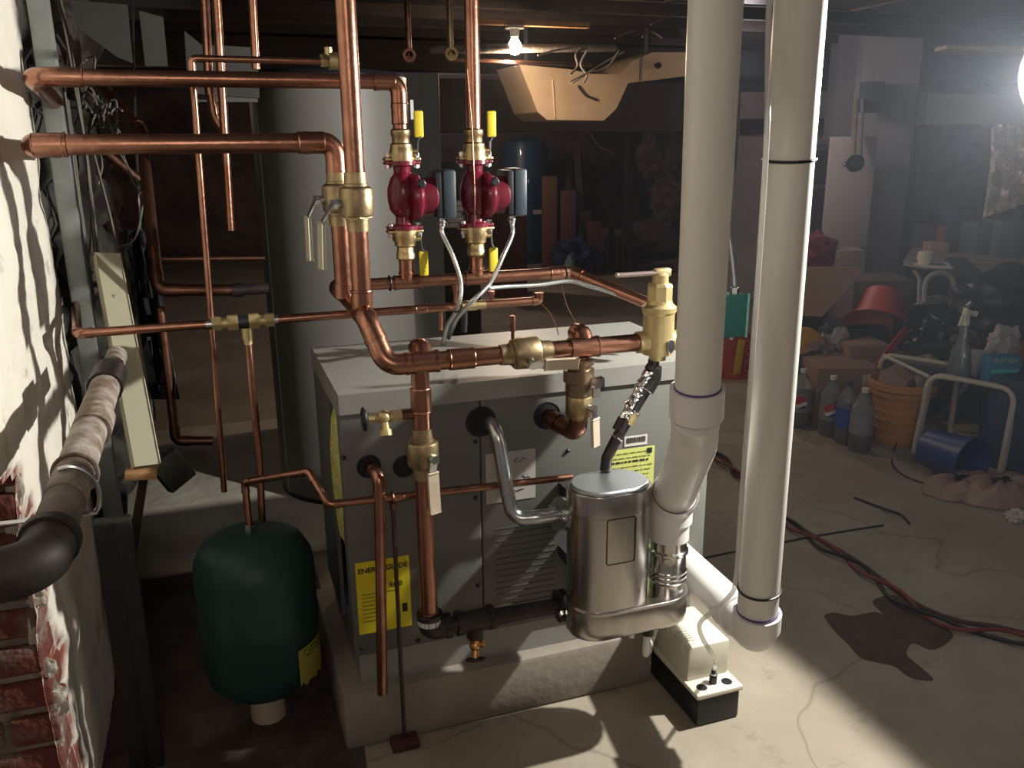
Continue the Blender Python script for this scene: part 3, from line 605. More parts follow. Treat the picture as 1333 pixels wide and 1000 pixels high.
# black iron drain from the relief valve, running down to the left
bz = [at(851, 468, YM), at(850, 492, YM), at(803, 570, YM-.005), at(790, 596, YM-.01), at(788, 612, YM-.01)]
bi = thing('black_iron_drain', bz[0], 'black iron pipe slanting from the relief valve towards the vessel', 'pipe')
MB().tube(bz, .0135, 16, .02).build('tube', iron, bi)
MB().tube([bz[0]*.6+bz[1]*.4, bz[1], bz[1]*.8+bz[2]*.2], .020, 16, .02).build('elbow', iron, bi)
MB().cyl(bz[1]*.45+bz[2]*.55, bz[1]*.25+bz[2]*.75, .0175).build('coupling', brass_pale, bi)
MB().torus(bz[1]*.8+bz[2]*.2, bz[2]-bz[1], .0185, .002).torus(bz[1]*.45+bz[2]*.55, bz[2]-bz[1], .0175, .002).torus(bz[2], bz[2]-bz[1], .015, .0025).build('sealant_ring', chrome, bi)
a = at(845, 482, YM-.03); b = at(812, 545, YM-.03)
fx = thing('flexible_connector', a, 'bright crinkled metal sleeve lying against the slanting black iron pipe', 'connector')
pts = [a.lerp(b, t/22)+V((0.004*math.sin(t*2.4), 0, 0)) for t in range(23)]
MB().tube(pts, .010, 10, rr=[.010+.004*(i % 2) for i in range(23)]).build('sleeve', chrome, fx); MB().cyl(b, b.lerp(a, -.25), .014).build('end_fitting', iron, fx); MB().cyl(a, a.lerp(b, -.1), .012).build('end_fitting', iron, fx)
# ------------------------------------------------------------------ secondary vessel, vent stack, plastic pipes
def stadium(cx, cy, z, hx_, ry, n=10):
    """rounded ends left and right, straight front and back"""
    pts = []
    for k in range(n+1): a = -math.pi/2+math.pi*k/n; pts.append(V((cx+hx_-ry+ry*math.cos(a), cy+ry*math.sin(a), z)))
    for k in range(n+1): a = math.pi/2+math.pi*k/n; pts.append(V((cx-hx_+ry+ry*math.cos(a), cy+ry*math.sin(a), z)))
    return pts
YV = 1.675; vcx = at(791, 720, YV).x; vh = .5*(at(841, 720, YV).x-at(742, 720, YV).x); vry = .072
zv0 = at(790, 800, YV-vry).z; zvt = at(790, 655, YV-vry).z+.012
ve = thing('steel_vessel', (vcx, YV, zv0-.05), 'brushed stainless steel vessel with domed ends in front of the boiler', 'vessel')
q = MB(); L_ = []
for dz, s_ in ((0, 1.0), (.010, 1.0)): L_.append(stadium(vcx, YV, zv0+dz, vh*s_, vry*s_))
L_.append(stadium(vcx, YV, zvt-.055, vh, vry)); L_.append(stadium(vcx, YV, zvt-.053, vh*1.02, vry*1.02)); L_.append(stadium(vcx, YV, zvt-.004, vh*1.02, vry*1.02)); L_.append(stadium(vcx, YV, zvt, vh*1.0, vry*1.0)); L_.append(stadium(vcx, YV, zvt+.0, vh*.96, vry*.95))
q.rings(L_); q.build('shell', stainless, ve, ang=30)
q = MB(); q.rings([stadium(vcx, YV, zvt+.001, vh*.95, vry*.93), stadium(vcx, YV, zvt+.006, vh*.94, vry*.92), stadium(vcx, YV, zvt+.009, vh*.90, vry*.86)]); q.build('lid', mat('satin_steel_lid', (.62, .66, .68), .38, 1), ve, ang=30)
a = at(791, 678, YV-vry); b = at(826, 730, YV-vry)
q = MB(); pts = [(a.x+.004, a.z), (b.x-.004, a.z), (b.x, a.z-.004), (b.x, b.z+.004), (b.x-.004, b.z), (a.x+.004, b.z), (a.x, b.z+.004), (a.x, a.z-.004), (a.x+.004, a.z)]
q.tube([V((x, YV-vry-.0005, z)) for x, z in pts], .0012, 6).build('plate_outline', mat('dark_etch', (.08, .06, .05), .6, .5), ve)
c = at(807, 666, YV-vry); q = MB(); q.torus(c, Y3, .006, .0008).bar(c+V((-.007, 0, -.011)), c+V((.008, 0, -.011)), .0012, .0012).bar(c+V((-.004, 0, -.003)), c+V((.004, 0, .004)), .001, .001).bar(c+V((-.013, 0, -.016)), c+V((.014, 0, -.016)), .0012, .0016).build('emblem', mat('dark_etch', (.08, .06, .05)), ve)
# lower tray reaching to the vent stack
YS = 1.665; sxx = at(868, 760, YS).x; zs0 = at(868, 792, YS).z
tx0 = vcx-vh-.004; tx1 = sxx+.052; tcx = (tx0+tx1)/2; th = (tx1-tx0)/2
q = MB(); z1 = zv0+.004; q.rings([stadium(tcx, YV, z1-.078, th*.965, vry*.90), stadium(tcx, YV, z1-.070, th*.995, vry*1.0), stadium(tcx, YV, z1-.055, th, vry*1.04), stadium(tcx, YV, z1-.006, th, vry*1.04), stadium(tcx, YV, z1, th*.99, vry*1.0)]); q.build('tray', stainless, ve, ang=35)
q = MB(); q.rings([stadium(tcx, YV, z1-.008, th+.002, vry*1.04+.002), stadium(tcx, YV, z1-.002, th+.002, vry*1.04+.002)]).build('tray_rim', stainless, ve)
for x, r in ((vcx+.06, .007), (vcx+.105, .016)): MB().cyl((x, YV-.02, z1-.07), (x, YV-.02, z1-.115), r).build('outlet', iron if r > .01 else pvc_w, ve)
MB().cyl((vcx-vh+.02, YM-.01, zi), (xf+.012, YM-.01, zi), R*1.05).cyl((vcx-vh+.02, 1.72, at(732, 669, 1.72).z), (xf+.012, 1.72, at(732, 669, 1.72).z), .018).build('inlet', iron, ve)
MB().ab((vcx-.05, YV+.05, zv0+.03), (vcx+.05, YF+.002, zv0+.06)).ab((vcx-.05, YV+.05, zvt-.09), (vcx+.05, YF+.002, zvt-.06)).build('bracket', dark_sheet, ve)
q = MB(); a = at(640, 690, YF); b = at(722, 790, YF)
for k in range(16): z = a.z+(b.z-a.z)*k/15; q.ab((a.x+.01, YF-.0015, z-.0012), (b.x, YF+.001, z+.0012))
q.build('louvre_lines', mat('louvre_dark', (.075, .075, .068), .6), bo, kind='stuff')
# vent stack
zst = at(868, 697, YS).z; RP = .0445
st_ = thing('vent_stack_collar', (sxx, YS, z1), 'shiny ringed stainless vent collar standing on the steel tray', 'vent collar')
prof = [(RP*.98, z1-.003), (RP*.98, z1+.02)]
for k in range(3): b_ = z1+.025+k*.012; prof += [(RP*1.0, b_), (RP*1.06, b_+.004), (RP*1.0, b_+.008)]
prof += [(RP*.97, z1+.09), (RP*.97, zst-.045), (RP*1.08, zst-.040), (RP*1.08, zst-.034), (RP*.98, zst-.03), (RP*.98, zst)]
MB().lathe(prof, (sxx, YS, 0), seg=36).build('collar', mat('shiny_steel', (.68, .67, .65), .17, 1), st_)
S = [V((sxx, YS, zst-.006)), V((at(877, 672, 1.655).x, 1.655, at(877, 660, 1.655).z)), T(903, 578, 1.79), T(908, 505, 1.68), T(933, -25, 1.375)]
S[1] = V((sxx+.002, YS-.005, at(874, 650, YS).z))
d3 = (S[4]-S[3]).normalized(); S[4] = S[3]+d3*((2.135-S[3].z)/d3.z)
vp = thing('vent_pipe', S[0], 'left of the two thick off-white plastic pipes, offset at its lower end', 'pipe')
MB().tube(S[3:], RP, 40).build('tube', pvc, vp)
MB().tube([S[3]-d3*.0, S[3]+d3*.004], RP*1.04, 40).build('primer_ring', primer, vp, label='purple primer ring')
MB().tube([S[0]+Z3*.0, S[0]+Z3*.05], RP*1.07, 36).build('lower_collar', pvc_w, vp)
MB().tube([S[0]+Z3*.045, S[0]+Z3*.108], RP*1.20, 36).tube([S[0]+Z3*.1, S[1], S[1]+(S[2]-S[1]).normalized()*.035], RP*1.12, 36, .05).build('lower_coupling', pvc_w, vp)
d12 = (S[2]-S[1]).normalized(); m_ = S[1]+d12*.035
MB().tube([m_-d12*.030, m_+d12*.010], RP*1.25, 36).build('coupling_rim', pvc_w, vp)
MB().torus(m_+d12*.010, d12, RP*1.19, .0022, 36).build('joint_shadow_ring', mat('joint_shadow_grey', (.16, .13, .12), .7), vp)  # dark ring colours in the shade line at the coupling rim
MB().tube([m_, S[2], S[2]+(S[3]-S[2]).normalized()*.05, S[3]-d3*.06], RP*1.10, 36, .07).build('offset_elbow', pvc_w, vp)
MB().tube([S[3]-d3*.062, S[3]], RP*1.21, 36).build('upper_coupling', pvc_w, vp)
# right plastic pipe
Q = [T(1044, -25, 1.455), T(986, 795, 1.93), T(981, 838, 1.985)]
dq = (Q[0]-Q[1]).normalized(); Q[0] = Q[1]+dq*((2.135-Q[1].z)/dq.z); E1 = Q[1]-dq*.055; E2 = T(880, 722, 2.36)
ip = thing('intake_pipe', Q[1], 'right of the two thick off-white plastic pipes, elbowing low behind the pump', 'pipe')
MB().tube([Q[0], Q[1]], RP, 40).build('tube', pvc, ip)
MB().tube([Q[1]+dq*.0, Q[1]+dq*.004], RP*1.045, 40).build('primer_ring', primer, ip, label='purple primer ring')
de = (E2-E1).normalized()
MB().tube([Q[1]-dq*.002, Q[1]-dq*.045], RP*1.20, 40).tube([Q[1]-dq*.04, E1, E1+de*.075], RP*1.1, 40, .05).tube([E1+de*.07, E1+de*.115], RP*1.2, 40).build('elbow', pvc_w, ip)
MB().tube([E1+de*.11, E2], RP, 40).build('lower_tube', pvc_w, ip)
def strap(px, py, root, extra=None, m=black_plastic):
    # strap round the pipe at image height py
    best = min(range(200), key=lambda i: abs((lambda p: 500-FPX*(p-CAMP).dot(CU)/(p-CAMP).dot(CF)-py)(Q[0].lerp(Q[1], i/199)))); c = Q[0].lerp(Q[1], best/199)
    return MB().torus(c, dq, RP+.002, .0028, 36).build('strap', m, root)
strap(0, 206, ip); strap(0, 765, ip)
# clear condensate hose
hs = [Q[0]+V((-.05, -.01, 0)), T(1003, -20, 1.42), T(998, 180, 1.45), T(984, 400, 1.56), T(966, 640, 1.73), T(958, 752, 1.82), T(948, 778, 1.83), T(925, 798, 1.84), T(911, 812, 1.86), T(914, 830, 1.92), T(926, 850, 1.98), T(936, 872, 2.05), T(938, 893, 2.09)]
# ------------------------------------------------------------------ condensate pump
f1 = PZ(906, 949, 0); f2 = PZ(966, 934, 0); xa, xb = f1.x, f1.x+.132; ya = f1.y
cp = thing('condensate_pump', ((xa+xb)/2, ya+.12, 0), 'black condensate pump with white housing, on the floor under the plastic pipes', 'pump')
MB().ab((xa+.004, ya+.004, 0), (xb-.004, ya+.255, .085), .006).build('tank', black_plastic, cp)
MB().ab((xa-.002, ya-.002, .083), (xb+.002, ya+.26, .097), .004).build('lid', cream_plastic, cp)
hx0, hx1, hy0, hy1 = xa+.006, xb-.004, ya+.062, ya+.245
MB().ab((hx0, hy0, .095), (hx1, hy1, .195), .006).build('motor_housing', cream_plastic, cp)
q = MB()
for k in range(8): q.ab((hx0-.003, hy0+.028+k*.011, .165), (hx0+.035, hy0+.033+k*.011, .199))
q.build('vent_fins', cream_plastic, cp)
MB().ab((hx0+.002, hy1-.002, .095), (hx0+.06, hy1+.014, .15), .004).build('rear_block', cream_plastic, cp)
for x in (xa+.028, xb-.03): MB().cyl((x, ya+.028, .094), (x, ya+.028, .0978), .014, seg=28).build('port', dark_in, cp)
MB().cyl((xa+.066, ya+.036, .097), (xa+.066, ya+.036, .118), .010).cyl((xa+.066, ya+.036, .118), (xa+.066, ya+.036, .135), .006).build('hose_barb', black_plastic, cp)
MB().torus((xa+.066, ya+.036, .124), Z3, .0085, .002).build('hose_clamp', chrome, cp)
hs[-1] = V((xa+.066, ya+.036, .135)); hs[-2] = V((xa+.066, ya+.03, .165))
MB().tube(smoothcurve(hs, 8), .0052, 10).build('condensate_hose', tubing, label='clear plastic hose from the pump up along the right plastic pipe', cat='hose')
pipe_run('condensate_drain', [(vcx+.105, YV-.02, z1-.11), (vcx+.10, YV-.02, .215), (xa+.03, ya+.25, .19), (xa+.03, ya+.235, .19)], .009, pvc_w, 'short white drain tube between the steel tray and the pump', bend=.02, fit=False)
# ------------------------------------------------------------------ circulator pumps
YP = 2.10
x1 = at(528, 330, YP).x; x2 = at(620, 330, YP).x
zu = at(528, 207, YP).z; zl = at(528, 301, YP).z; zmf = at(600, 363, YP).z; zup = at(480, 106, YP).z
RU = .0175
up_ = pipe_run('copper_pipe', [(-.315, 2.42, zup-.04), (-.315, YP, zup), (x1, YP, zup), (x1, YP, zu+.05)], RU, copper, 'upper of the two thick level copper pipes coming off the left wall', bend=.03,
    couple=[((at(500, 107, YP).x, YP, zup), X3), ((at(92, 96, YP).x, YP, zup), X3), ((x1, YP, at(528, 148, YP).z), Z3)])
pipe_run('copper_riser', [(x2, YP, 2.14), (x2, YP, zu+.05)], RU, copper, 'copper riser from the ceiling onto the right circulator')
def circulator(x, label):
    root = thing('circulator_pump', (x, YP, zl), label, 'pump'); zc = (zu+zl)/2; h = (zu-zl)/2; o = (x, YP, 0)
    q = MB(); q.lathe([(.034, zl+.004), (.034, zl+.014), (.022, zl+.018), (.020, zl+.035), (.033, zc-.035), (.038, zc-.01), (.038, zc+.015), (.030, zc+.04), (.020, zu-.032), (.022, zu-.018), (.034, zu-.014), (.034, zu-.004)], o)
    q.build('body', maroon, root)
    c = V((x+.026, YP-.01, zc-.004))
    q = MB(); q.lathe([(.03, -.016), (.052, -.012), (.056, -.004), (.056, .006), (.050, .012), (.046, .014), (.046, .020)], c, X3).build('volute', maroon, root)
    MB().lathe([(.044, .018), (.046, .03), (.046, .046), (.040, .052)], c, X3).build('motor', mat('dark_maroon', (.12, .008, .02), .4), root)
    q = MB(); 
    for z in (zl, zu): q.bar((x-.044, YP, z), (x+.044, YP, z), .008, .036, (0, 1, 0), .003).lathe([(.031, -.004), (.031, .004)], (x, YP, z))
    q.build('flange', brass, root)
    q = MB()
    for z in (zl+.009, zu-.009): q.bar((x-.043, YP, z), (x+.043, YP, z), .009, .036, (0, 1, 0), .003)
    q.build('flange_ears', maroon, root)
    for z, s in ((zu, 1), (zl, -1)):
        for k in (-1, 1):
            b = V((x+k*.034, YP-.004, z)); MB().cyl(b-Z3*.022, b+Z3*.016, .0042).cyl(b+Z3*.005*s, b+Z3*.014*s, .008, seg=6).cyl(b-Z3*.020*s, b-Z3*.012*s, .008, seg=6).build('bolt', steel, root)
    bx0 = x+.070
    q = MB(); q.ab((bx0, YP-.05, zc-.052), (bx0+.018, YP+.04, zc+.056), .004).build('box_back', black_plastic, root)
    q = MB(); q.ab((bx0+.017, YP-.054, zc-.056), (bx0+.05, YP+.044, zc+.060), .006).build('control_box', bluegrey_plastic, root)
    MB().cyl((bx0+.02, YP-.02, zc-.056), (bx0+.02, YP-.02, zc-.075), .009).torus((bx0+.02, YP-.02, zc-.066), Z3, .009, .0025).build('conduit_nut', steel, root)
    MB().lathe([(.012, 0), (.012, .004), (.008, .007)], (x+.030, YP-.067, zc+.03), (0, -1, 0), 6).build('name_plate', black_plastic, root)
    return root, V((bx0+.02, YP-.02, zc-.075))
pr1, cb1 = circulator(x1, 'left maroon circulator pump with blue-grey control box')
pr2, cb2 = circulator(x2, 'right maroon circulator pump with blue-grey control box')
def iso_valve(x, z, s, label):
    root = thing('isolation_valve', (x, YP, z), label, 'valve')
    MB().lathe([(.029, s*.004), (.0285, s*.022), (.026, s*.026), (.026, s*.034), (.021, s*.038), (.021, s*.052), (.0235, s*.055), (.0235, s*.066), (.0195, s*.070)], (x, YP, z)).build('body', brass, root)
    a = V((x+.028, YP-.012, z+s*.018)); MB().cyl(a-X3*.006, a+X3*.010, .006).build('stem', brass, root)
    h = MB(); h.bar(a+X3*.008-Z3*s*.012, a+X3*.010+Z3*s*.022, .010, .0022, X3); h.bar(a+X3*.010+Z3*s*.022, a+V((.018, 0, s*.034)), .010, .0022, X3).build('handle', steel, root)
    h.__init__(); h.bar(a+V((.017, 0, s*.034)), a+V((.017, 0, s*.092)), .020, .005, X3, .002)
    o = MB(); o.box(a+V((.014, 0, s*.062)), (.023, .009, .062), None, .004).build('grip', yellow_grip, root)
    return root
iso_valve(x1, zu, 1, 'brass valve with yellow grip above the left circulator')
iso_valve(x1, zl, -1, 'brass valve with yellow grip below the left circulator')
iso_valve(x2, zu, 1, 'brass valve with yellow grip above the right circulator')
iso_valve(x2, zl, -1, 'brass valve with yellow grip below the right circulator')
# manifold
RM = .0150
cm = at(744, 358, YP); cm.z = zmf
mf = pipe_run('copper_manifold', [(hx+.02, YP, zmf), cm, T(880, 410, 2.13)], RM, copper, 'level copper manifold below the two circulators, turning forward at its right end', bend=.02,
    couple=[((at(725, 358, YP).x, YP, zmf), X3)])
for x in (x1, x2):
    MB().cyl((x, YP, zl-.06), (x, YP, zmf), .0175).cyl((x, YP, zmf+.02), (x, YP, zmf+.026), .020).tube([(x-.028, YP, zmf), (x+.028, YP, zmf)], RM*1.18).tube([(x-.032, YP, zmf), (x-.026, YP, zmf)], RM*1.26).tube([(x+.026, YP, zmf), (x+.032, YP, zmf)], RM*1.26).build('tee', copper, mf)
for px in (507, 735):
    MB().torus((at(px, 362, YP).x, YP, zmf), X3, RM*1.2, .0022).build('black_tie', black_plastic, mf)
# flexible conduits
def armoured(pts, r, label, m=steel):
    P = smoothcurve(pts, 6); out = []; L = 0; path = [P[0]]
    # resample
    segs = [(a, b, (b-a).length) for a, b in zip(P, P[1:])]; tot = sum(s[2] for s in segs); n = int(tot/(r*.8)); k = 0; acc = 0
    for i in range(n+1):
        d = tot*i/n
        while k < len(segs)-1 and acc+segs[k][2] < d: acc += segs[k][2]; k += 1
        a, b, l = segs[k]; out.append(a.lerp(b, min(1, (d-acc)/max(l, 1e-6))))
    return MB().tube(out, r, 10, rr=[r*(1.08 if i % 2 else .88) for i in range(len(out))]).build('flexible_conduit', m, label=label, cat='conduit', ang=80)
cs = mat('conduit_steel', (.62, .64, .62), .32, .9)
armoured([cb1, cb1-Z3*.02, at(590, 335, 2.05), at(600, 370, 2.04), at(596, 400, 2.04), at(582, 425, 2.15), at(576, 452, 2.25)], .0058, 'silver armoured conduit from the left circulator looping behind the boiler', cs)
armoured([cb2, cb2-Z3*.03, at(654, 335, 2.04), at(638, 368, 2.03), at(612, 395, 2.02), at(594, 416, 2.12), at(584, 440, 2.26)], .0058, 'silver armoured conduit from the right circulator looping behind the boiler', cs)
armoured([at(636, 375, 2.03), at(660, 373, 2.05), at(700, 371, 2.06), at(740, 366, 2.06), at(765, 372, 2.03), at(800, 382, 1.98), at(838, 396, 1.93), at(880, 412, 1.9)], .0055, 'silver armoured conduit strapped along under the copper manifold', cs)
MB().torus(at(597, 402, 2.04), (1, 0, -1), .012, .002).build('cable_tie', black_plastic, label='black tie bundling the silver conduits behind the risers', cat='cable tie')
# thin domestic line
zd_ = at(400, 413, YP).z; xr_ = at(702, 397, YP).x; RD = .0105
dl = pipe_run('copper_line', [(-.34, 2.42, zd_+.02), (-.30, YP, zd_), (xr_, YP, zd_), (xr_, YP, at(702, 381, YP).z)], RD, copper, 'thin level copper line from the left wall passing behind the risers', bend=.016,
    couple=[((at(548, 403, YP).x, YP, zd_), X3)])
xb1 = at(317, 421, YP).x
bf = thing('brass_fitting_set', (xb1, YP, zd_), 'row of brass hex unions with a black centre on the thin line', 'pipe fitting')
def hexa(q, x0, x1, r): q.cyl((x0, YP, zd_), (x1, YP, zd_), r, seg=6)
for s in (-1, 1):
    q = MB(); hexa(q, xb1+s*.050, xb1+s*.071, .017); q.cyl((xb1+s*.05, YP, zd_), (xb1+s*.035, YP, zd_), .013); hexa(q, xb1+s*.012, xb1+s*.036, .019); q.build('hex_union', brass_pale, bf, ang=20)
MB().cyl((xb1-.014, YP, zd_), (xb1+.014, YP, zd_), .0165).build('centre_body', black_plastic, bf); MB().cyl((xb1-.085, YP, zd_), (xb1-.070, YP, zd_), .0125).build('solder_ring', steel, bf); MB().cyl((xb1+.068, YP, zd_), (xb1+.080, YP, zd_), .0125).build('solder_ring', steel, bf)
xk = at(322, 435, YP).x
MB().cyl((xk, YP, zd_-.015), (xk, YP, zd_-.042), .0125).cyl((xk, YP, zd_-.04), (xk, YP, zd_-.055), .010).build('branch_nut', brass_pale, bf)
pipe_run('copper_branch', [(xk, YP, zd_-.05), (at(338, 600, YP).x, YP, at(338, 600, YP).z), (at(342, 700, YP).x, YP, at(340, 705, YP).z)], .009, copper, 'thin copper branch hanging below the brass unions', fit=False)
q = thing('small_valve', (at(624, 400, YP).x, YP, zd_), 'small brass valve with tiny tap on the thin line below the right circulator', 'valve'); xs = at(622, 400, YP).x
MB().cyl((xs-.03, YP, zd_), (xs-.005, YP, zd_), .014, seg=6).cyl((xs-.005, YP, zd_), (xs+.02, YP, zd_), .012).cyl((xs-.045, YP, zd_), (xs-.03, YP, zd_), .0125).build('body', brass, q)
MB().cyl((xs+.038, YP, zd_), (xs+.038, YP, zd_+.03), .005).cyl((xs+.038, YP, zd_+.022), (xs+.038, YP, zd_+.034), .009).build('tap', copper, q)
for px, dl_ in ((574, .06), (605, .07)):
    x = at(px, 405, YP).x; MB().cyl((x, YP, zd_), (x, YP+.01, zd_-dl_), .006 if px < 600 else .008).build('branch_stub', copper if px < 600 else iron, dl)
x = at(593, 385, YP).x; MB().cyl((x, YP, zd_), (x, YP, zmf), .0055).cyl((x, YP, zmf-.03), (x, YP, zmf-.012), .009).build('riser_stub', copper, dl)
# pointer wires at right of the thin line
MB().tube(smoothcurve([at(704, 394, YP), at(716, 408, 2.12), at(724, 425, 2.14), at(727, 436, 2.16)]), .0014, 6).build('thermostat_wire', copper_dull, label='fine wire curling from the thin line end to the boiler lid', cat='wire')
MB().tube(smoothcurve([at(731, 372, YP), at(738, 398, 2.12), at(748, 418, 2.14), at(749, 432, 2.16)]), .0014, 6).build('thermostat_wire', copper_dull, label='fine wire hanging from the manifold tie to the boiler lid', cat='wire')
MB().tube(smoothcurve([at(608, 90, 2.07), at(614, 160, 2.06), at(616, 200, 2.05), at(618, 260, 2.045), at(617, 300, 2.05)]), .0013, 6).build('thermostat_wire', copper, label='fine copper wire hanging down in front of the right circulator', cat='wire')
# ------------------------------------------------------------------ left side: brick return, posts, boards, old pipes
brick_m = mat('old_brick', (.15, .042, .032), .9, 0, (.27, .215, .185), 7, .8, 30, lo=.46, hi=.64)
mortar_m = mat('crumbling_mortar', (.30, .26, .22), .95, 0, (.16, .12, .10), 14, .8, 30)
chalk = mat('chalky_plaster', (.62, .58, .50), .9, 0, (.40, .35, .28), 10, .5, 30)
random.seed(11)
PYY = 1.66
q = MB(); q.ab((-.72, PYY+.006, 0), (WX-.002, PYY+.13, .93)); q.build('wall_left_return', mortar_m, kind='structure')
q = MB(); q2 = MB()
for c in range(12):
    z = .01+c*.077; off = .0 if c % 2 else .105; x = WX+.012+random.uniform(-.006, .006); first = True
    while x > -.72:
        L_ = (.21 if not first else (.21 if c % 2 else .10)); first = False
        jit = random.uniform(-.004, .004)
        g = q if random.random() > .0 else q2
        g.box((x-L_/2, PYY+.05+jit, z+.034), (L_-.012, .11, .064+random.uniform(-.004, .003)), Matrix.Rotation(random.uniform(-.02, .02), 3, 'Y'), .008, 3); x -= L_
for v in q.bm.verts: v.co += noise.noise_vector(v.co*22)*.004
q.build('wall_left_bricks', brick_m, kind='structure')
q2.bm.free()
q = MB()
for k in range(12):
    z = .03+k*.075; q.blob((WX+random.uniform(-.012, .012), PYY+.004, z), (random.uniform(.008, .018), .006, random.uniform(.02, .045)), .5, 2, k, 3)
q.build('wall_left_plaster_bits', chalk, kind='structure')
# slanted old steel pipe along the wall
zp_ = .985; xp_ = -.215
E = T(52, 738, .965); xp_ = E.x; zp_ = E.z
far = PZ(131, 512, zp_); far.x = xp_
op = thing('old_steel_pipe', (xp_, E.y, zp_), 'dirty old steel pipe running back along the left wall from a dark elbow', 'pipe')
MB().tube([(xp_, E.y+.05, zp_), (xp_, E.y+.20, zp_)], .0265, 24).build('near_tube', grey_iron, op)
MB().tube([(xp_, E.y+.19, zp_+.0), (xp_-.004, 1.62, zp_+.0), (xp_-.005, 1.80, zp_+.0)], .0275, 24).build('tube', chalky_pipe, op)
MB().tube([(xp_, E.y+.07, zp_), (xp_, E.y, zp_), (xp_-.24, E.y-.02, zp_-.01)], .031, 24, .04).tube([(xp_, E.y+.062, zp_), (xp_, E.y+.078, zp_)], .035, 24).build('elbow', mat('dark_iron', (.03, .028, .028), .6, .5, (.06, .05, .045), 14), op)
MB().cyl((xp_-.005, 1.78, zp_), (xp_-.006, 1.90, zp_), .033).build('far_coupling', iron, op)
MB().tube([(xp_-.006, 1.90, zp_), (xp_-.006, 2.06, zp_)], .022, 20).build('far_tube', chalky_pipe, op)
MB().torus((xp_, E.y+.30, zp_), Y3, .030, .003).build('joint', chalky_pipe, op); MB().cyl((xp_, 1.50, zp_), (xp_, 1.58, zp_), .031).build('coupling', chalky_pipe, op)
hk = V((xp_, E.y+.24, zp_)); MB().tube(smoothcurve([hk+V((-.01, 0, .030)), hk+V((.010, 0, .031)), hk+V((.030, 0, .014)), hk+V((.036, 0, -.012)), hk+V((.030, 0, -.036)), hk+V((.005, 0, -.040)), hk+V((-.16, 0, -.036))]), .0035, 8).build('hanger_hook', steel, op)
# posts and board
pz = at(60, 100, 2.40)
MB().ab((-.345, 2.385, 0), (-.300, 2.43, 2.13), .003).build('steel_post', galv_post, label='pale grey steel post standing against the bright plaster wall', cat='post')
a, b = T(139, 333, 2.13), T(190, 606, 1.98)
bd = thing('beige_channel', b, 'beige metal board leaning beside the wall behind the thin line', 'board')
MB().bar(b, a, .056, .020, (.35, -1, 0), .003).build('board', beige_metal, bd)
MB().sphere(a.lerp(b, .2)+V((.002, -.013, 0)), .004).build('screw', steel, bd)
MB().box(T(184, 617, 1.97), (.068, .04, .018), Matrix.Rotation(.1, 3, 'Y'), .003).build('wood_block', wood, label='small orange wooden block under the leaning beige board', cat='wood block')
s0 = PZ(196, 1000, 0)
MB().ab((s0.x-.045, s0.y, 0), (s0.x+.03, s0.y+.04, T(188, 632, 2.1).z), .003).ab((s0.x+.00, s0.y-.006, 0), (s0.x+.032, s0.y+.002, T(188, 632, 2.1).z), .001).build('wall_stud', mat('dark_stud', (.022, .020, .020), .7, .2), label='dark upright stud under the leaning beige board', cat='stud')
a = T(203, 640, 2.5)
gb = thing('junction_box', T(224, 612, 2.7), 'small dented galvanised junction box hanging beside the leaning beige board', 'electrical box')
MB().box(T(224, 612, 2.7), (.095, .05, .11), Matrix.Rotation(-.5, 3, 'Y') @ Matrix.Rotation(.4, 3, 'Z'), .006).build('box', mat('dull_galvanised', (.22, .24, .22), .4, .8, (.12, .13, .12), 20), gb)
MB().tube(smoothcurve([T(213, 590, 2.7), T(206, 587, 2.68), T(204, 605, 2.68), T(212, 612, 2.68), T(200, 560, 2.72), T(190, 420, 2.8), T(178, 200, 2.9), T(172, -20, 2.95)]), .004, 8).build('clip', steel, gb)
# dark sheeting behind the board
q = MB(); rows = []
for i in range(11):
    rows.append([T(158+i*4.0+j*4.5-(i > 10)*i*0.6, 300+i*22, 2.55+.04*math.sin(j*1.9+i)+.03*noise.noise(V((i*.5, j*.7, 2)))) for j in range(9)])
q.rings(rows, False, False); o = q.build('plastic_sheet', mat('black_sheeting', (.035, .035, .042), .25), label='crumpled black plastic sheeting hanging behind the leaning beige board', cat='sheet')
sm = o.modifiers.new('s', 'SOLIDIFY'); sm.thickness = .003
# wires
wl = [((70, -10), (84, 40), (100, 130), (112, 200), (121, 300), (126, 345)), ((76, -10), (92, 60), (104, 140), (116, 230), (128, 330)), ((84, 120), (92, 180), (99, 240), (112, 330)), ((88, 130), (97, 200), (104, 260), (117, 350), (124, 400)), ((118, 185), (130, 230), (143, 280), (153, 325)),
      ((112, 190), (118, 240), (118, 300), (115, 350)), ((128, 190), (133, 215), (128, 240)), ((150, 190), (168, 220), (185, 250), (182, 290), (172, 315), (150, 322)), ((160, 200), (175, 240), (192, 262))]
for i, p in enumerate(wl):
    MB().tube(smoothcurve([T(x, y, 2.34+.02*i) for x, y in p]), .0042 if i < 5 else .0028, 6).build('hanging_cable', cable_grey, label='thin grey cable hanging down the left wall beside the steel post', cat='cable', group='cables down the left wall')
q = MB(); 
for k in range(26):
    u = random.random(); x = 105+u*42+random.uniform(-12, 12); y = 110+u*60+random.uniform(-14, 14)
    q.tube(smoothcurve([T(x+random.uniform(-14, 14), y+random.uniform(-24, 24), 2.62+random.uniform(-.04, .04)) for _ in range(4)]), .0035, 5)
q.build('wire_tangle', cable_grey, label='tangle of old grey wire by the elbows of the level copper pipes', cat='wire', kind='stuff')
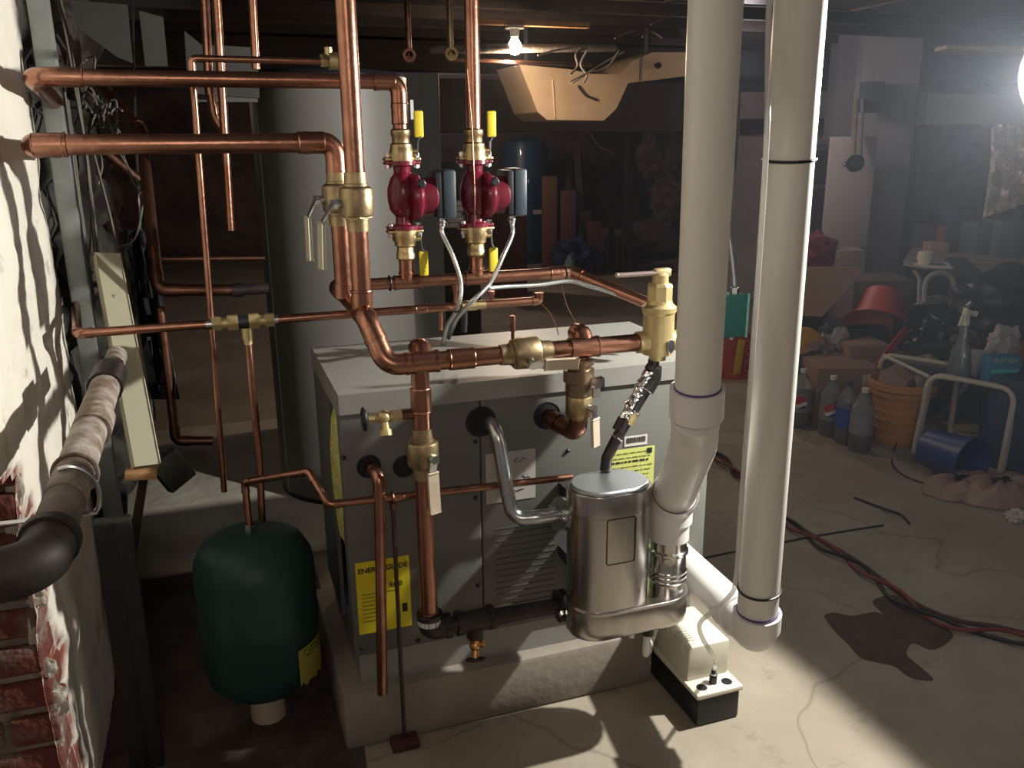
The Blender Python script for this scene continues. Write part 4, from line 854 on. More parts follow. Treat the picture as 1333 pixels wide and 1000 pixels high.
# flexible old ducts/pipes at the left
pipe_run('copper_pipe', [T(128, 108, 2.75), T(184, 170, 2.55), PY(206, 378, 2.52), PY(302, 378, 2.52)], .0165, copper_dull, 'dull copper pipe descending at the far left then turning right', bend=.03)
hx_ = PY(302, 378, 2.52); MB().cyl(hx_, hx_+V((.03, 0, 0)), .02).cyl(hx_+V((.03, 0, 0)), hx_+V((.10, 0, 0)), .016).build('black_pipe', iron, label='black pipe continuing the dull copper pipe towards the grey tank', cat='pipe')
pipe_run('copper_pipe', [T(122, 186, 2.72), T(182, 235, 2.80)], .0165, copper_dull, 'dull copper pipe stub slanting behind the lower level pipe', fit=False)
pipe_run('copper_pipe', [PY(208, 400, 2.62), PY(229, 574, 2.62), PY(277, 574, 2.62)], .0135, copper_dull, 'dull copper pipe dropping low behind the beige board then turning right', bend=.022)
pipe_run('copper_line', [PY(428, 80, 2.22), PY(249, 76, 2.22), PY(292, 640, 2.22)], .0078, copper, 'thin copper line turning down at a square corner, open at its bottom end', bend=.014)
e_ = PY(428, 79, 2.22); MB().cyl(e_-V((.02, 0, 0)), e_+V((.01, 0, 0)), .016, seg=6).cyl(e_, e_+V((.022, 0, 0)), .02).cyl(e_+V((.0, 0, 0)), e_+V((0, 0, .03)), .010).build('brass_fitting', brass, label='brass angle fitting at the end of the thin copper line', cat='pipe fitting')
pipe_run('copper_riser', [PY(266, -12, 2.7), PY(272, 112, 2.7), PY(279, 150, 2.7), PY(292, 172, 2.7)], .0125, copper, 'left of two thin copper risers near the ceiling', bend=.03)
pipe_run('copper_riser', [PY(281, -12, 2.66), PY(300, 300, 2.66)], .0125, copper, 'right of two thin copper risers near the ceiling', fit=False)
pipe_run('copper_riser', [PY(328, -12, 2.5), PY(333, 90, 2.5)], .0105, copper, 'short copper riser by the top of the grey storage tank', fit=False)
pipe_run('copper_line', [PY(176, 338, 3.0), PY(345, 336, 3.0)], .009, copper_dull, 'dim level copper line far behind between wall and tank', fit=False)
# ceiling level panel at the upper left
pn = [(88, -12), (335, -12), (338, 92), (330, 128), (240, 122), (180, 82), (98, 34)]
gs_ = mat('grey_sheet', (.056, .051, .048), .7, 0, (.038, .034, .033), 3)
for pn, lb in (([(92, 0), (165, 6), (172, 82), (152, 74), (100, 36)], 'grey masonry panel high at the upper left corner beside the steel post'), ([(181, 14), (212, 22), (218, 86), (189, 86)], 'middle of the three dim grey panels behind the level pipes'), ([(240, 40), (262, 58), (335, 62), (338, 128), (250, 122), (243, 90)], 'widest dim grey panel, behind the two thin copper risers')):
    MB().prism([PY(x, y, 3.1) for x, y in pn], (0, .04, 0)).build('grey_panel_slab', gs_, label=lb, cat='panel')
MB().ab(PY(250, 118, 3.3), PY(336, 133, 3.3)+V((0, .03, 0))).build('shelf_rail', mat('grey_sheet2', (.10, .095, .09), .7), label='pale grey rail beside the top of the storage tank', cat='rail')
# slab with the lit floor patch put into its pale colour, storage tank, cabinet
MB().ab((-.36, 2.95, 0), (1.1, 4.55, .035), .006).build('lit_tone_slab', mat('lit_tone_slab', (.62, .58, .48), .85, 0, (.44, .40, .34), 3, .3, 20), label='concrete slab under the tall grey storage tank, coloured pale as if lit', cat='slab')
YT2 = 3.55; tX = PY(439, 300, YT2).x; tR = .5*(PY(537, 300, YT2).x-PY(340, 300, YT2).x)*.985
ztt = PY(439, 112, YT2-tR).z; st2 = thing('storage_tank', (tX, YT2, .035), 'tall grey cylindrical storage tank with black rim behind the boiler', 'tank')
MB().lathe([(tR, .05), (tR, ztt)], (tX, YT2, 0), seg=64).build('shell', tank_grey, st2)
MB().lathe([(tR*.5, .035), (tR*1.0, .035), (tR*1.0, .055), (tR*.5, .055)], (tX, YT2, 0), seg=64).build('base_ring', black_plastic, st2)
MB().lathe([(tR*1.005, ztt-.005), (tR*1.01, ztt+.045), (tR*.97, ztt+.06), (.02, ztt+.075)], (tX, YT2, 0), seg=64).build('rim', black_plastic, st2)
an = math.radians(-160); MB().bar((tX+tR*math.cos(an), YT2+tR*math.sin(an), .05), (tX+tR*math.cos(an), YT2+tR*math.sin(an), ztt), .004, .003, (math.cos(an), math.sin(an), 0)).build('seam', mat('light_seam', (.45, .43, .40), .5), st2)
MB().ab(PY(405, 92, 4.0)*1, V((PY(571, 92, 4.0).x, 4.4, .035)), .004).build('grey_cabinet', cabinet_grey, label='grey cabinet showing at the right behind the storage tank', cat='cabinet')
a_ = PY(536, 130, 3.30); MB().ab((a_.x-.006, a_.y, a_.z-.07), (a_.x+.006, a_.y+.004, a_.z)).build('white_tag', white_label, label='white tag strip hanging right of the storage tank top', cat='tag')
# round duct ends near the ceiling
for i, (px, py, m_, lb) in enumerate(((533, 72, copper_dull, 'open dull copper pipe end poking from the dark joists'), (588, 70, brass, 'small brass valve up in the dark beside the right riser'))):
    c = T(px, py, 3.4); MB().lathe([(.022, -.05), (.026, 0), (.016, 0), (.014, -.045)], c, (-.2, -1, .1)).cyl(c+V((.01, .05, 0)), c+V((.012, .06, 2.125-c.z)), .012).build('pipe_end' if i == 0 else 'small_valve', m_, label=lb, cat='pipe' if i == 0 else 'valve')
# ------------------------------------------------------------------ work lamp at the right edge
KL = V(KEY)
wl_ = thing('clamp_lamp', KL, 'glaring clamp work lamp with metal reflector at the upper right edge', 'lamp')
dl0 = V(KAIM); dl0.normalize()
bc = KL-dl0*.055
MB().sphere(bc, .019).build('bulb', mat('lamp_bulb', (1, .97, .90), .5, emit=45), wl_)
MB().lathe([(.028, -.12), (.034, -.075), (.060, -.055), (.085, -.03), (.1, .0), (.102, .0), (.087, -.032), (.061, -.058), (.036, -.079), (.030, -.12)], KL-dl0*.02, dl0, cap=False, seg=40).build('reflector', mat('lamp_reflector', (.7, .7, .68), .35, .9), wl_)
MB().cyl(KL-dl0*.14, KL-dl0*.20, .026).cyl(bc-dl0*.03, KL-dl0*.15, .016).build('socket', black_plastic, wl_)
MB().tube(smoothcurve([KL-dl0*.2, KL-dl0*.26+V((0, 0, .1)), KL+V((.2, .05, .4)), KL+V((.22, .05, 2.13-KL.z))]), .005, 8).build('cord', cord_black, wl_)
# ------------------------------------------------------------------ middle distance
def wbox(name, m, px0, px1, py0, t, z0=None, d=.3, label=None, cat=None, parent=None, zt=None, bev=.004, **k):
    a = T(px0, py0, t); b = T(px1, py0, t)
    zt_ = a.z if zt is None else zt; zb_ = 0 if z0 is None else z0
    w_ = (b-a).length; u = (b-a); u.z = 0; u.normalize(); ang = math.atan2(u.y, u.x); R_ = Matrix.Rotation(ang, 3, 'Z'); n_ = R_ @ V((0, 1, 0))
    c = (a+b)/2 + n_*d/2; c.z = (zt_+zb_)/2
    return MB().box(c, (w_, d, zt_-zb_), R_, bev).build(name, m, parent, label, cat, **k)
def zof(px, py, t): return T(px, py, t).z
blue_t = mat('blue_tank_paint', (.015, .065, .11), .4, coat=.3)
c = T(684, 300, 10.6); c.z = 0; r_ = .28; ht = zof(684, 178, 10.6)
g = thing('pressure_tank', c, 'tall blue pressure tank standing near the far wall', 'tank')
MB().lathe([(r_*.8, .0), (r_*.8, .08), (r_, .14), (r_, ht-.14), (r_*.9, ht-.06), (r_*.5, ht-.01), (.02, ht)], c, seg=36).build('tank_body', blue_t, g); MB().torus(c+V((0, 0, ht*.5)), Z3, r_, .012).build('seam', blue_t, g)
MB().box(c+V((.06, -r_-.005, ht*.42)), (.13, .01, .05)).build('label_strip', white_label, g)
g = thing('brown_cabinet', T(668, 300, 8), 'reddish brown cabinet just right of the right circulator box', 'cabinet')
wbox('cabinet_body', mat('red_brown', (.11, .032, .02), .7), 640, 686, 234, 8, d=.35, parent=g)
wbox('drawer_front', mat('red_brown2', (.065, .022, .022), .7), 641, 685, 278, 7.98, d=.02, z0=.2, parent=g)
zc2 = zof(590, 298, 6.4)
wbox('dark_shelf_unit', mat('dark_shelf', (.022, .02, .022), .8), 572, 622, 298, 6.4, d=.35, label='dark shelf unit between the two circulators holding a paper stack', cat='shelf')
for i in range(5): 
    jx = [0, 1, -1, 1, 0][i]
    wbox('paper_bundle', mat('grey_paper', (.36, .35, .33), .7), 581+jx, 602+jx, 290, 6.45, z0=zc2+.001+i*.04, zt=zc2+.037+i*.04, d=.2, label=['bottom paper bundle in the stack between the circulators', 'second paper bundle from the bottom of the stack', 'middle paper bundle in the stack between the circulators', 'second paper bundle from the top of the stack', 'top paper bundle in the stack between the circulators'][i], cat='paper', group='paper bundles between the circulators')
wbox('dark_box', mat('dark_box', (.028, .03, .038), .6), 573, 606, 212, 6.6, z0=zc2+.199, d=.14, label='dark box on top of the pile between the circulators', cat='box')
c = T(752, 322, 9.6); c.z = .17; MB().blob(c, (.26, .2, .22), .4, 2, 3, flat=0.0).build('blue_bag', mat('blue_bag', (.02, .03, .08), .6), label='dark blue bag slumped on the floor near the far wall', cat='bag')
c = T(742, 330, 9.2); c.z = 0; MB().lathe([(.05, 0), (.055, .2), (.03, .24), (.025, .27), (.001, .27)], c).build('bottle', mat('pale_green_plastic', (.15, .28, .26), .4), label='pale green bottle in front of the dark blue bag', cat='bottle')
random.seed(21)
junkc = [(.14, .06, .04), (.06, .05, .06), (.12, .05, .05), (.05, .07, .09), (.16, .12, .08), (.10, .03, .03)]
for i in range(9):
    px = 706+i*12; t = 9.9+random.uniform(-.4, .3); h = [230, 262, 248, 250, 275, 290, 298, 305, 300][i]
    wbox('storage_box', mat('junk%d' % (i % 6), junkc[i % 6], .8), px, px+14+random.uniform(0, 8), h, t, d=.25, label=['leftmost', 'second', 'third', 'fourth', 'middle', 'fourth from right', 'third from right', 'second from right', 'rightmost'][i]+' dim box by the far wall right of the blue tank', cat='box', group='boxes by the far wall')
for i, px in enumerate((732, 742)): MB().bar(T(px+8, 185, 10.9), T(px+2+i*16, 332, 10.6), .07, .03, (0, 1, 0)).build('leaning_plank', mat('grey_wood', (.13, .10, .085), .85), label='narrow grey plank leaning on the far wall, %s' % ('left one' if i == 0 else 'right one'), cat='plank')
wbox('timber_post', wood_dark, 817, 829, 100, 9.0, d=.09, label='dark timber post standing before the rough far wall', cat='post')
rock = mat('tan_rubble', (.20, .14, .115), .95, 0, (.10, .07, .06), 4, .6, 8)
for i, (px, py, w_, h_) in enumerate(((860, 200, .30, .35), (872, 260, .26, .28), (850, 310, .45, .22), (800, 318, .4, .18), (985, 215, .45, .40), (980, 300, .5, .3))):
    c = T(px, py, 10.9); MB().blob(c, (w_, .22, h_), .5, 1.6, i+9, 4).build('wall_back_stone', rock, kind='structure')
for i, pts in enumerate((((845, 170), (842, 190), (832, 208)), ((832, 214), (850, 219), (868, 210), (880, 190)), ((770, 175), (780, 190), (800, 200)))):
    MB().tube(smoothcurve([T(x, y, 9.8) for x, y in pts]), .008, 6).build('cable', cable_grey, label='%s faint cable looping in front of the rough far wall' % ('rightmost upper', 'rightmost lower', 'leftmost')[i], cat='cable', group='cables on the far wall')
# whitewashed partition and pier on the right
wbox('wall_partition', paint_white, 965, 1100, 120, 7.6, d=.1, bev=0, kind='structure')
wbox('wall_recess', mat('recess', (.05, .04, .06), .9), 966, 1095, 155, 7.55, z0=zof(1000, 174, 7.55), d=.06, label='dark slot across the whitewashed partition', cat='opening')
g = thing('basement_window', T(1062, 240, 7.5), 'dim reddish old window in the whitewashed partition', 'window')
wbox('frame', mat('grey_trim', (.20, .17, .18), .8), 1050, 1093, 189, 7.5, z0=zof(1070, 300, 7.5), d=.10, parent=g)
wbox('upper_pane', mat('reddish_glass', (.10, .06, .07), .35), 1053, 1089, 196, 7.48, z0=zof(1070, 240, 7.48), d=.02, parent=g)
wbox('lower_pane', mat('purple_glass', (.08, .04, .09), .35), 1053, 1087, 246, 7.48, z0=zof(1070, 298, 7.48), d=.02, parent=g)
wbox('wall_pier', pier_grey, 1131, 1206, 30, 6.1, zt=2.32, d=.45, bev=.01, kind='structure')
wbox('white_board', mat('white_board', (.46, .41, .40), .8), 1082, 1143, 178, 6.05, z0=zof(1110, 328, 6.05), d=.03, label='tall whitewashed board fixed to the left side of the pier', cat='board')
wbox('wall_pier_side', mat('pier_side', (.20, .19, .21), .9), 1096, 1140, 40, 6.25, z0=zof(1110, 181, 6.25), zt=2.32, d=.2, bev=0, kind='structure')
wbox('meter_panel', mat('slate_panel', (.07, .08, .10), .6), 1127, 1153, 106, 6.0, z0=zof(1140, 146, 6.0), d=.10, label='small slate coloured panel high on the grey pier', cat='panel')
c = T(1111, 214, 5.98); g = thing('round_switch_box', c, 'black round electrical box on the whitewashed board, two conduits above', 'electrical box')
MB().lathe([(.055, 0), (.060, .04), (.045, .08), (.02, .09), (.001, .09)], c, -CF*1.0).build('box', black_plastic, g); MB().sphere(T(1100, 214, 5.9), .018).build('knob', chrome, g)
for dx in (0, 8): MB().tube([T(1112+dx, 205, 5.99), T(1115+dx, 128, 5.99)], .012, 8).build('conduit', grey_iron, g)
# right hand back: pale band, dark niche, foil, plank
wbox('wall_right_band', mat('pale_band', (.80, .70, .68), .85), 1208, 1345, 122, 6.9, z0=zof(1250, 162, 6.9), d=.15, bev=0, kind='structure')
wbox('wall_right_niche', mat('blue_stone', (.09, .085, .10), .9, 0, (.16, .14, .16), 3, .7, 8), 1200, 1345, 160, 7.1, d=.15, bev=0, kind='structure')
q = MB(); rows = []
for i in range(26):
    v = i/25; row = []
    for j in range(20):
        u = j/19; px = 1291-12*v*v+u*62; py = 162+v*(122-20*u); n_ = noise.fractal(V((u*7, v*7, 1)), 1, 2, 4)
        row.append(T(px, py, 5.6+.12*n_))
    rows.append(row)
q.rings(rows, False, False); o = q.build('foil_sheet', mat('foil', (.88, .80, .76), .42, .6, None, 20, .25, 9), label='crumpled shiny foil sheet hanging at the far right', cat='foil', ang=25); o.modifiers.new('s', 'SOLIDIFY').thickness = .003
MB().bar(T(1224, 63, 4.2), T(1345, 66, 4.2), .12, .018, (0, 0, 1)).build('ceiling_plank', mat('tan_plank', (.42, .28, .18), .7, 0, (.30, .2, .13), 5), label='tan plank under the joists left of the work lamp', cat='plank')
# ------------------------------------------------------------------ the cluttered right corner
fl = thing('workbench', PZ(1290, 440, 0), 'pale cluttered table along the right wall', 'table')
zt_ = .66; a = PZ(1180, 352, zt_); b = PZ(1345, 378, zt_); c = PZ(1345, 328, zt_)
MB().prism([PZ(1176, 340, zt_), PZ(1345, 366, zt_), PZ(1360, 330, zt_), PZ(1190, 318, zt_)], (0, 0, -.03)).build('table_top', mat('bench_top', (.33, .28, .22), .8, 0, (.24, .20, .16), 4), fl, smooth=False)
for p in ((1182, 342), (1340, 362), (1350, 332), (1195, 322)):
    v = PZ(p[0], p[1], zt_-.03); MB().ab((v.x-.03, v.y-.03, 0), (v.x+.03, v.y+.03, zt_-.03)).build('leg', wood_dark, fl)
def tb(name, px0, px1, py0, t, m, d, label, cat, z0=zt_, **k): return wbox(name, m, px0, px1, py0, t, z0=z0, d=d, label=label, cat=cat, **k)
tb('storage_box', 1196, 1238, 292, 6.35, mat('slate_blue_box', (.10, .11, .15), .6), .3, 'slate blue box on the table beside the pier', 'box')
g = tb('pink_box', 1212, 1237, 316, 6.05, mat('pink_card', (.42, .24, .21), .7), .12, 'small pinkish box on the table in front of the slate blue box', 'box')
tb('red_box', 1226, 1242, 294, 6.2, mat('red_card', (.34, .08, .08), .7), .08, 'small red box standing behind the pinkish box', 'box')
tb('dark_bin', 1241, 1272, 272, 6.1, mat('navy_bin', (.035, .05, .075), .5), .28, 'dark navy bin in the middle of the cluttered table', 'bin')
tb('grey_bin', 1274, 1300, 290, 5.9, mat('slate_bin', (.10, .12, .14), .5), .26, 'slate grey bin right of the navy bin', 'bin')
tb('grey_bin', 1304, 1345, 288, 5.8, mat('slate_bin2', (.12, .14, .16), .5), .26, 'slate grey bin at the far right end of the table', 'bin')
c = PZ(1203, 346, zt_); MB().lathe([(.03, 0), (.05, .05), (.045, .09), (.001, .095)], c).build('white_cup', cream_plastic, label='small white cup on the table edge beside the pier', cat='cup')
c = PZ(1214, 347, zt_); MB().lathe([(.07, 0), (.15, .012), (.155, .018), (.10, .010), (.001, .008)], PZ(1224, 349, zt_)).build('white_plate', cream_plastic, label='white oval plate on the near edge of the table', cat='plate')
MB().bar(PZ(1243, 337, zt_+.02), PZ(1262, 354, zt_+.02), .12, .02, (0, 0, 1)).build('dark_board', dark_sheet, label='dark flat board lying across the table', cat='board')
# big leaning cardboard sheet behind the right plastic pipe
cb = [(1046, 347), (1118, 347), (1122, 354), (1080, 402), (1070, 412), (1030, 410), (1030, 350)]
MB().prism([T(x, y, 5.0+(y-345)*-.004) for x, y in cb], CF*.012).build('cardboard_sheet', cardboard, label='large flat cardboard sheet leaning right of the plastic pipes', cat='cardboard')
wbox('styrofoam_block', mat('dirty_foam', (.33, .28, .26), .9), 1089, 1128, 326, 5.6, z0=.55, d=.2, label='dirty white block above the leaning cardboard sheet', cat='block')
wbox('dark_crate', mat('dark_crate', (.05, .03, .04), .8), 1040, 1086, 322, 5.9, d=.3, label='dark crate behind the leaning cardboard sheet', cat='crate')
MB().blob(T(1062, 328, 5.7), (.14, .12, .12), .3, 2, 4).build('maroon_cloth', mat('maroon_cloth', (.16, .02, .05), .9), label='maroon cloth heaped on the dark crate', cat='cloth')
wbox('brown_carton', mat('brown_carton', (.13, .095, .085), .9), 1112, 1192, 366, 5.3, d=.4, label='big dull brown carton at the foot of the grey pier', cat='box')
# red-orange scoop tub
tubm = mat('orange_red_plastic', (.50, .075, .04), .5, 0, (.42, .06, .045), 4)
g = thing('plastic_tub', T(1143, 415, 4.9), 'orange-red plastic tub tipped over on the pile', 'tub')
ax = (CR*-.30-CU*.80-CF*.28).normalized()
MB().lathe([(.001, -.14), (.11, -.14), (.16, .05), (.178, .05), (.180, .06), (.165, .06), (.15, .048), (.10, -.125), (.001, -.125)], T(1144, 412, 4.9), ax, seg=36, cap=False).build('tub', tubm, g)
MB().bar(T(1180, 428, 4.7), T(1133, 488, 4.45), .035, .02, CF).build('red_handle_bar', mat('red_handle', (.40, .03, .04), .5), label='long red bar slanting down in front of the cartons', cat='bar')
MB().bar(T(1185, 420, 4.75), T(1176, 432, 4.7), .04, .02, CF).build('grey_clip', steel, label='small grey clip at the top of the slanting red bar', cat='clip')
# cartons in front
def carton(px0, px1, py0, pyb, d, label, m=cardboard, open_=False, tape=True, z0=0.0):
    fl_ = PZ((px0+px1)/2, pyb, z0); t = (fl_-CAMP).dot(CF)
    g = thing('carton', fl_, label, 'box'); a = T(px0, pyb, t); b = T(px1, pyb, t); w_ = (b-a).length; u = b-a; u.z = 0; u.normalize(); R_ = Matrix.Rotation(math.atan2(u.y, u.x), 3, 'Z')
    zt2 = T((px0+px1)/2, py0, t).z; h_ = zt2-z0; n_ = R_ @ Y3; o = fl_.copy(); o.z = z0
    if not open_: MB().box(o+n_*d/2+Z3*h_/2, (w_, d, h_), R_, .003).build('carton_body', m, g)
    else:
        q = MB()
        for s in (-1, 1): q.box(o+n_*d/2+u*s*(w_/2-.003)+Z3*h_/2, (.006, d, h_), R_)
        q.box(o+n_*.003+Z3*h_/2, (w_, .006, h_), R_).box(o+n_*(d-.003)+Z3*h_/2, (w_, .006, h_), R_).box(o+n_*d/2+Z3*.003, (w_, d, .006), R_); q.build('carton_body', m, g)
        f = MB(); f.box(o+n_*(-.03)+Z3*(h_+.02), (w_*.95, .08, .004), R_ @ Matrix.Rotation(-.6, 3, 'X')).build('flap', m, g)
        f = MB(); f.box(o+n_*(d+.03)+Z3*(h_+.03), (w_*.95, .09, .004), R_ @ Matrix.Rotation(.7, 3, 'X')).build('flap', m, g)
    if tape: MB().box(o-n_*.001+u*(w_*.3)+Z3*h_*.72, (.045, .002, h_*.35), R_).build('paper_label', white_label, g)
    return g
carton(1058, 1138, 474, 556, .30, 'large brown carton behind the cola bottles', open_=False)
carton(1098, 1150, 444, 538, .25, 'brown carton under the black tray behind the bottles', tape=False)
wbox('black_tray', mat('black_tray', (.02, .022, .03), .5), 1095, 1158, 428, 4.9, z0=zof(1120, 444, 4.9), d=.3, label='black tray under the tipped orange-red tub', cat='tray')
wbox('timber_offcut', mat('offcut', (.24, .17, .12), .8), 1138, 1186, 462, 4.7, z0=zof(1150, 480, 4.7), d=.2, label='flat brown carton lid lying above the orange bucket', cat='cardboard')
c = T(1048, 448, 4.9); g = MB().lathe([(.001, -.03), (.085, -.03), (.10, -.01), (.10, .01), (.085, .03), (.03, .035), (.001, .035)], c, (-.3, -.8, .45)).build('yellow_lid', mat('mustard_plastic', (.50, .25, .03), .5), label='mustard yellow disc standing right of the plastic pipes', cat='disc')
MB().blob(T(1088, 455, 4.85), (.15, .12, .09), .5, 2.5, 8).build('clear_bag', mat('smoky_bag', (.22, .16, .17), .2, 0, None, 20, .5, 12), label='smoky clear plastic bag piled left of the brown carton', cat='bag')
MB().blob(T(1050, 482, 4.7), (.12, .1, .09), .3, 2, 18).build('navy_cloth', mat('navy_cloth', (.03, .03, .06), .8), label='navy cloth below the mustard yellow disc', cat='cloth')
# cola bottles
cola = mat('cola', (.020, .008, .008), .15); clearp = mat('clear_bottle_plastic', (.75, .75, .76), .10, 0, trans=.85, ior=1.3)
def bottle(px, py, label, label_m, lvl=.09, emblem=True, capm=None, seed=0):
    c = PZ(px, py, 0); g = thing('soda_bottle', c, label, 'bottle'); r = .054
    MB().lathe([(.001, .006), (.03, .002), (r*.9, .006), (r, .02), (r, .20), (r*.92, .225), (r*.6, .262), (.022, .282), (.014, .292), (.014, .305), (.001, .306)], c, seg=28).build('bottle_body', clearp, g)
    MB().lathe([(.001, .010), (r*.86, .012), (r*.96, .024), (r*.96, lvl), (.001, lvl)], c, seg=24).build('cola', cola, g, label='dark cola')
    MB().lathe([(.016, .292), (.016, .312), (.001, .313)], c).build('cap', capm or white_label, g)
    if label_m: 
        MB().lathe([(r+.001, .09), (r+.001, .19)], c, cap=False, seg=32).build('wrapper', label_m, g)
    if emblem:
        d = (CAMP-c); d.z = 0; d.normalize(); s = Z3.cross(d); n = 16
        def patch(name, m, f0, f1, off):
            q = MB(); top = []; bot = []
            for k in range(n+1):
                x = -.034+.068*k/n; ph = math.sqrt(max(0, .034**2-x*x)); th = x/(r+off); p = c + d*((r+off)*math.cos(th)) + s*((r+off)*math.sin(th))
                w_ = .004*math.sin(x*90); up = ph; mid = w_-.004+x*.25
                lo, hi = f0(ph, mid), f1(ph, mid); hi = max(hi, lo)
                top.append(p+Z3*(.145+hi)); bot.append(p+Z3*(.145+lo))
            q.rings([bot, top], False, False); o = q.build(name, m, g)
        patch('emblem_white', mat('emblem_white', (.62, .60, .60), .5), lambda p, m: -p, lambda p, m: p, .002)
        patch('emblem_red', mat('emblem_red', (.42, .02, .03), .5), lambda p, m: max(-p, min(p, m)), lambda p, m: p, .0028)
        patch('emblem_blue', mat('emblem_blue', (.02, .04, .22), .5), lambda p, m: -p, lambda p, m: max(-p, min(p, m-.020)), .0028)
    return g
silver_w = mat('silver_wrapper', (.20, .20, .21), .5, .2)
bottle(1040, 555, 'cola bottle with round red and white emblem, leftmost, half behind the pipe', silver_w, .12)
bottle(1078, 566, 'cola bottle with round red and white emblem beside the blue-wrapped one', silver_w, .10)
bottle(1099, 576, 'soda bottle with plain blue wrapper', mat('blue_wrapper', (.02, .07, .30), .5), .09, False, mat('blue_cap', (.03, .03, .15), .5))
bottle(1118, 586, 'cola bottle with plain silver wrapper, nearest of the row', mat('silver_wrapper2', (.24, .24, .26), .5, .2), .075, False)
# orange bucket
c = PZ(1166, 574, 0); g = thing('bucket', c, 'ribbed orange bucket with rim, scraps of cardboard piled in it', 'bucket'); om = mat('orange_plastic', (.46, .20, .055), .5, 0, (.38, .16, .04), 6)
pr = [(.001, 0), (.105, 0), (.11, .008)]
for k in range(5): b_ = .03+k*.045; pr += [(.112+k*.003, b_), (.118+k*.003, b_+.004), (.118+k*.003, b_+.012), (.113+k*.003, b_+.016)]
pr += [(.127, .25), (.150, .255), (.152, .275), (.138, .28), (.160, .285), (.160, .315), (.148, .318), (.135, .26), (.10, .02), (.001, .015)]
MB().lathe(pr, c, seg=40, cap=False).build('bucket_body', om, g)
MB().box(c+V((-.03, 0, .31)), (.20, .13, .10), Matrix.Rotation(.5, 3, 'Z') @ Matrix.Rotation(.25, 3, 'X'), .003).build('carton_scrap', cardboard, label='crushed brown carton stuffed in the orange bucket', cat='cardboard')
MB().box(c+V((.06, -.04, .33)), (.12, .05, .04), Matrix.Rotation(.9, 3, 'Z') @ Matrix.Rotation(-.3, 3, 'X'), .003).build('carton_scrap', mat('pale_card', (.30, .25, .21), .8), label='pale card strip on the rim of the orange bucket', cat='cardboard')
MB().tube(smoothcurve([T(1183, 520, 4.3), T(1180, 545, 4.2), PZ(1164, 585, .004), PZ(1162, 605, .004), PZ(1178, 620, .004), PZ(1208, 631, .004)]), .004, 6).build('thin_cord', cord_black, label='thin black cord trailing from the orange bucket to the bag', cat='cord')
# white tubular stool
g = thing('tubular_stool', PZ(1250, 600, 0), 'low white tubular metal stool frame holding the spray bottle', 'stool')
wt = mat('cream_enamel', (.46, .42, .35), .45)
f0, f1 = PZ(1189, 590, 0), PZ(1304, 614, 0); hh_ = .385; back = V((.10, .40, 0))
for k, off in enumerate((V((0, 0, 0)), V((.026, .012, 0)))):
    MB().tube([f0+off, f0+V((.035, 0, hh_))+off, f1+V((.02, 0, hh_))+off*-1, f1-off], .0125, 12, .06).build('front_frame', wt, g)
MB().tube([f0+back, f0+back+V((.02, 0, hh_)), f1+back+V((0, 0, hh_)), f1+back], .0125, 12, .06).build('back_frame', wt, g)
for p in (f0+V((.035, 0, hh_-.01)), f1+V((.02, 0, hh_-.01))): MB().cyl(p, p+back, .010).build('side_bar', wt, g)
q = MB(); q.prism([f0+V((.045, .01, hh_-.005)), f1+V((.01, .01, hh_-.005)), f1+back+V((.01, 0, hh_-.005)), f0+back+V((.045, 0, hh_-.005))], (0, 0, -.008)); q.build('top_panel', mat('smoked_panel', (.05, .055, .06), .25), g, smooth=False)
zs = hh_-.004
# spray bottle
c = PZ(1247, 488, zs); g = thing('spray_bottle', c, 'smoky grey trigger spray bottle with cream head on the stool', 'spray bottle')
MB().lathe([(.001, .0), (.055, .0), (.060, .01), (.058, .05), (.046, .13), (.026, .16), (.022, .22), (.014, .24), (.001, .24)], c, sx=1, sy=.7).build('bottle_body', mat('smoky_plastic', (.12, .14, .16), .15, 0, coat=.6), g)
q = MB(); q.cyl(c+V((0, 0, .238)), c+V((0, 0, .262)), .019).box(c+V((.0, 0, .285)), (.035, .022, .05), None, .006).bar(c+V((-.012, 0, .305)), c+V((.055, 0, .285)), .018, .02, (0, 0, 1), .003).bar(c+V((-.02, 0, .285)), c+V((-.035, 0, .235)), .012, .008, (1, 0, 0), .002); q.build('trigger_head', cream_plastic, g)
# wipes container and white box
c = PZ(1307, 500, zs)
g = thing('wipes_packet', c, 'blue and green printed wipes packet on the stool', 'packet')
R_ = Matrix.Rotation(-.35, 3, 'Z'); n_ = R_ @ Y3; u = R_ @ X3
MB().box(c+V((0, .03, .065)), (.15, .07, .13), R_, .012).build('packet', mat('deep_blue_card', (.03, .16, .30), .5), g)
MB().box(c+V((0, .03, .05))-n_*.036, (.12, .002, .04), R_).build('green_band', mat('sea_green_print', (.04, .42, .34), .5), g)
text_mesh('PLAYTEX', .026, c+V((0, .03, .10))-n_*.0365-u*.055, u, (0, 0, 1), .0006).build('title', mat('pale_yellow_print', (.45, .46, .20), .6), g, smooth=False)
c = PZ(1278, 492, zs); MB().box(c+V((0, .06, .06)), (.14, .04, .12), Matrix.Rotation(-.2, 3, 'Z') @ Matrix.Rotation(.15, 3, 'Y'), .003).build('white_carton', mat('offwhite_card', (.42, .38, .35), .8), label='off-white carton between the spray bottle and the wipes packet', cat='box')
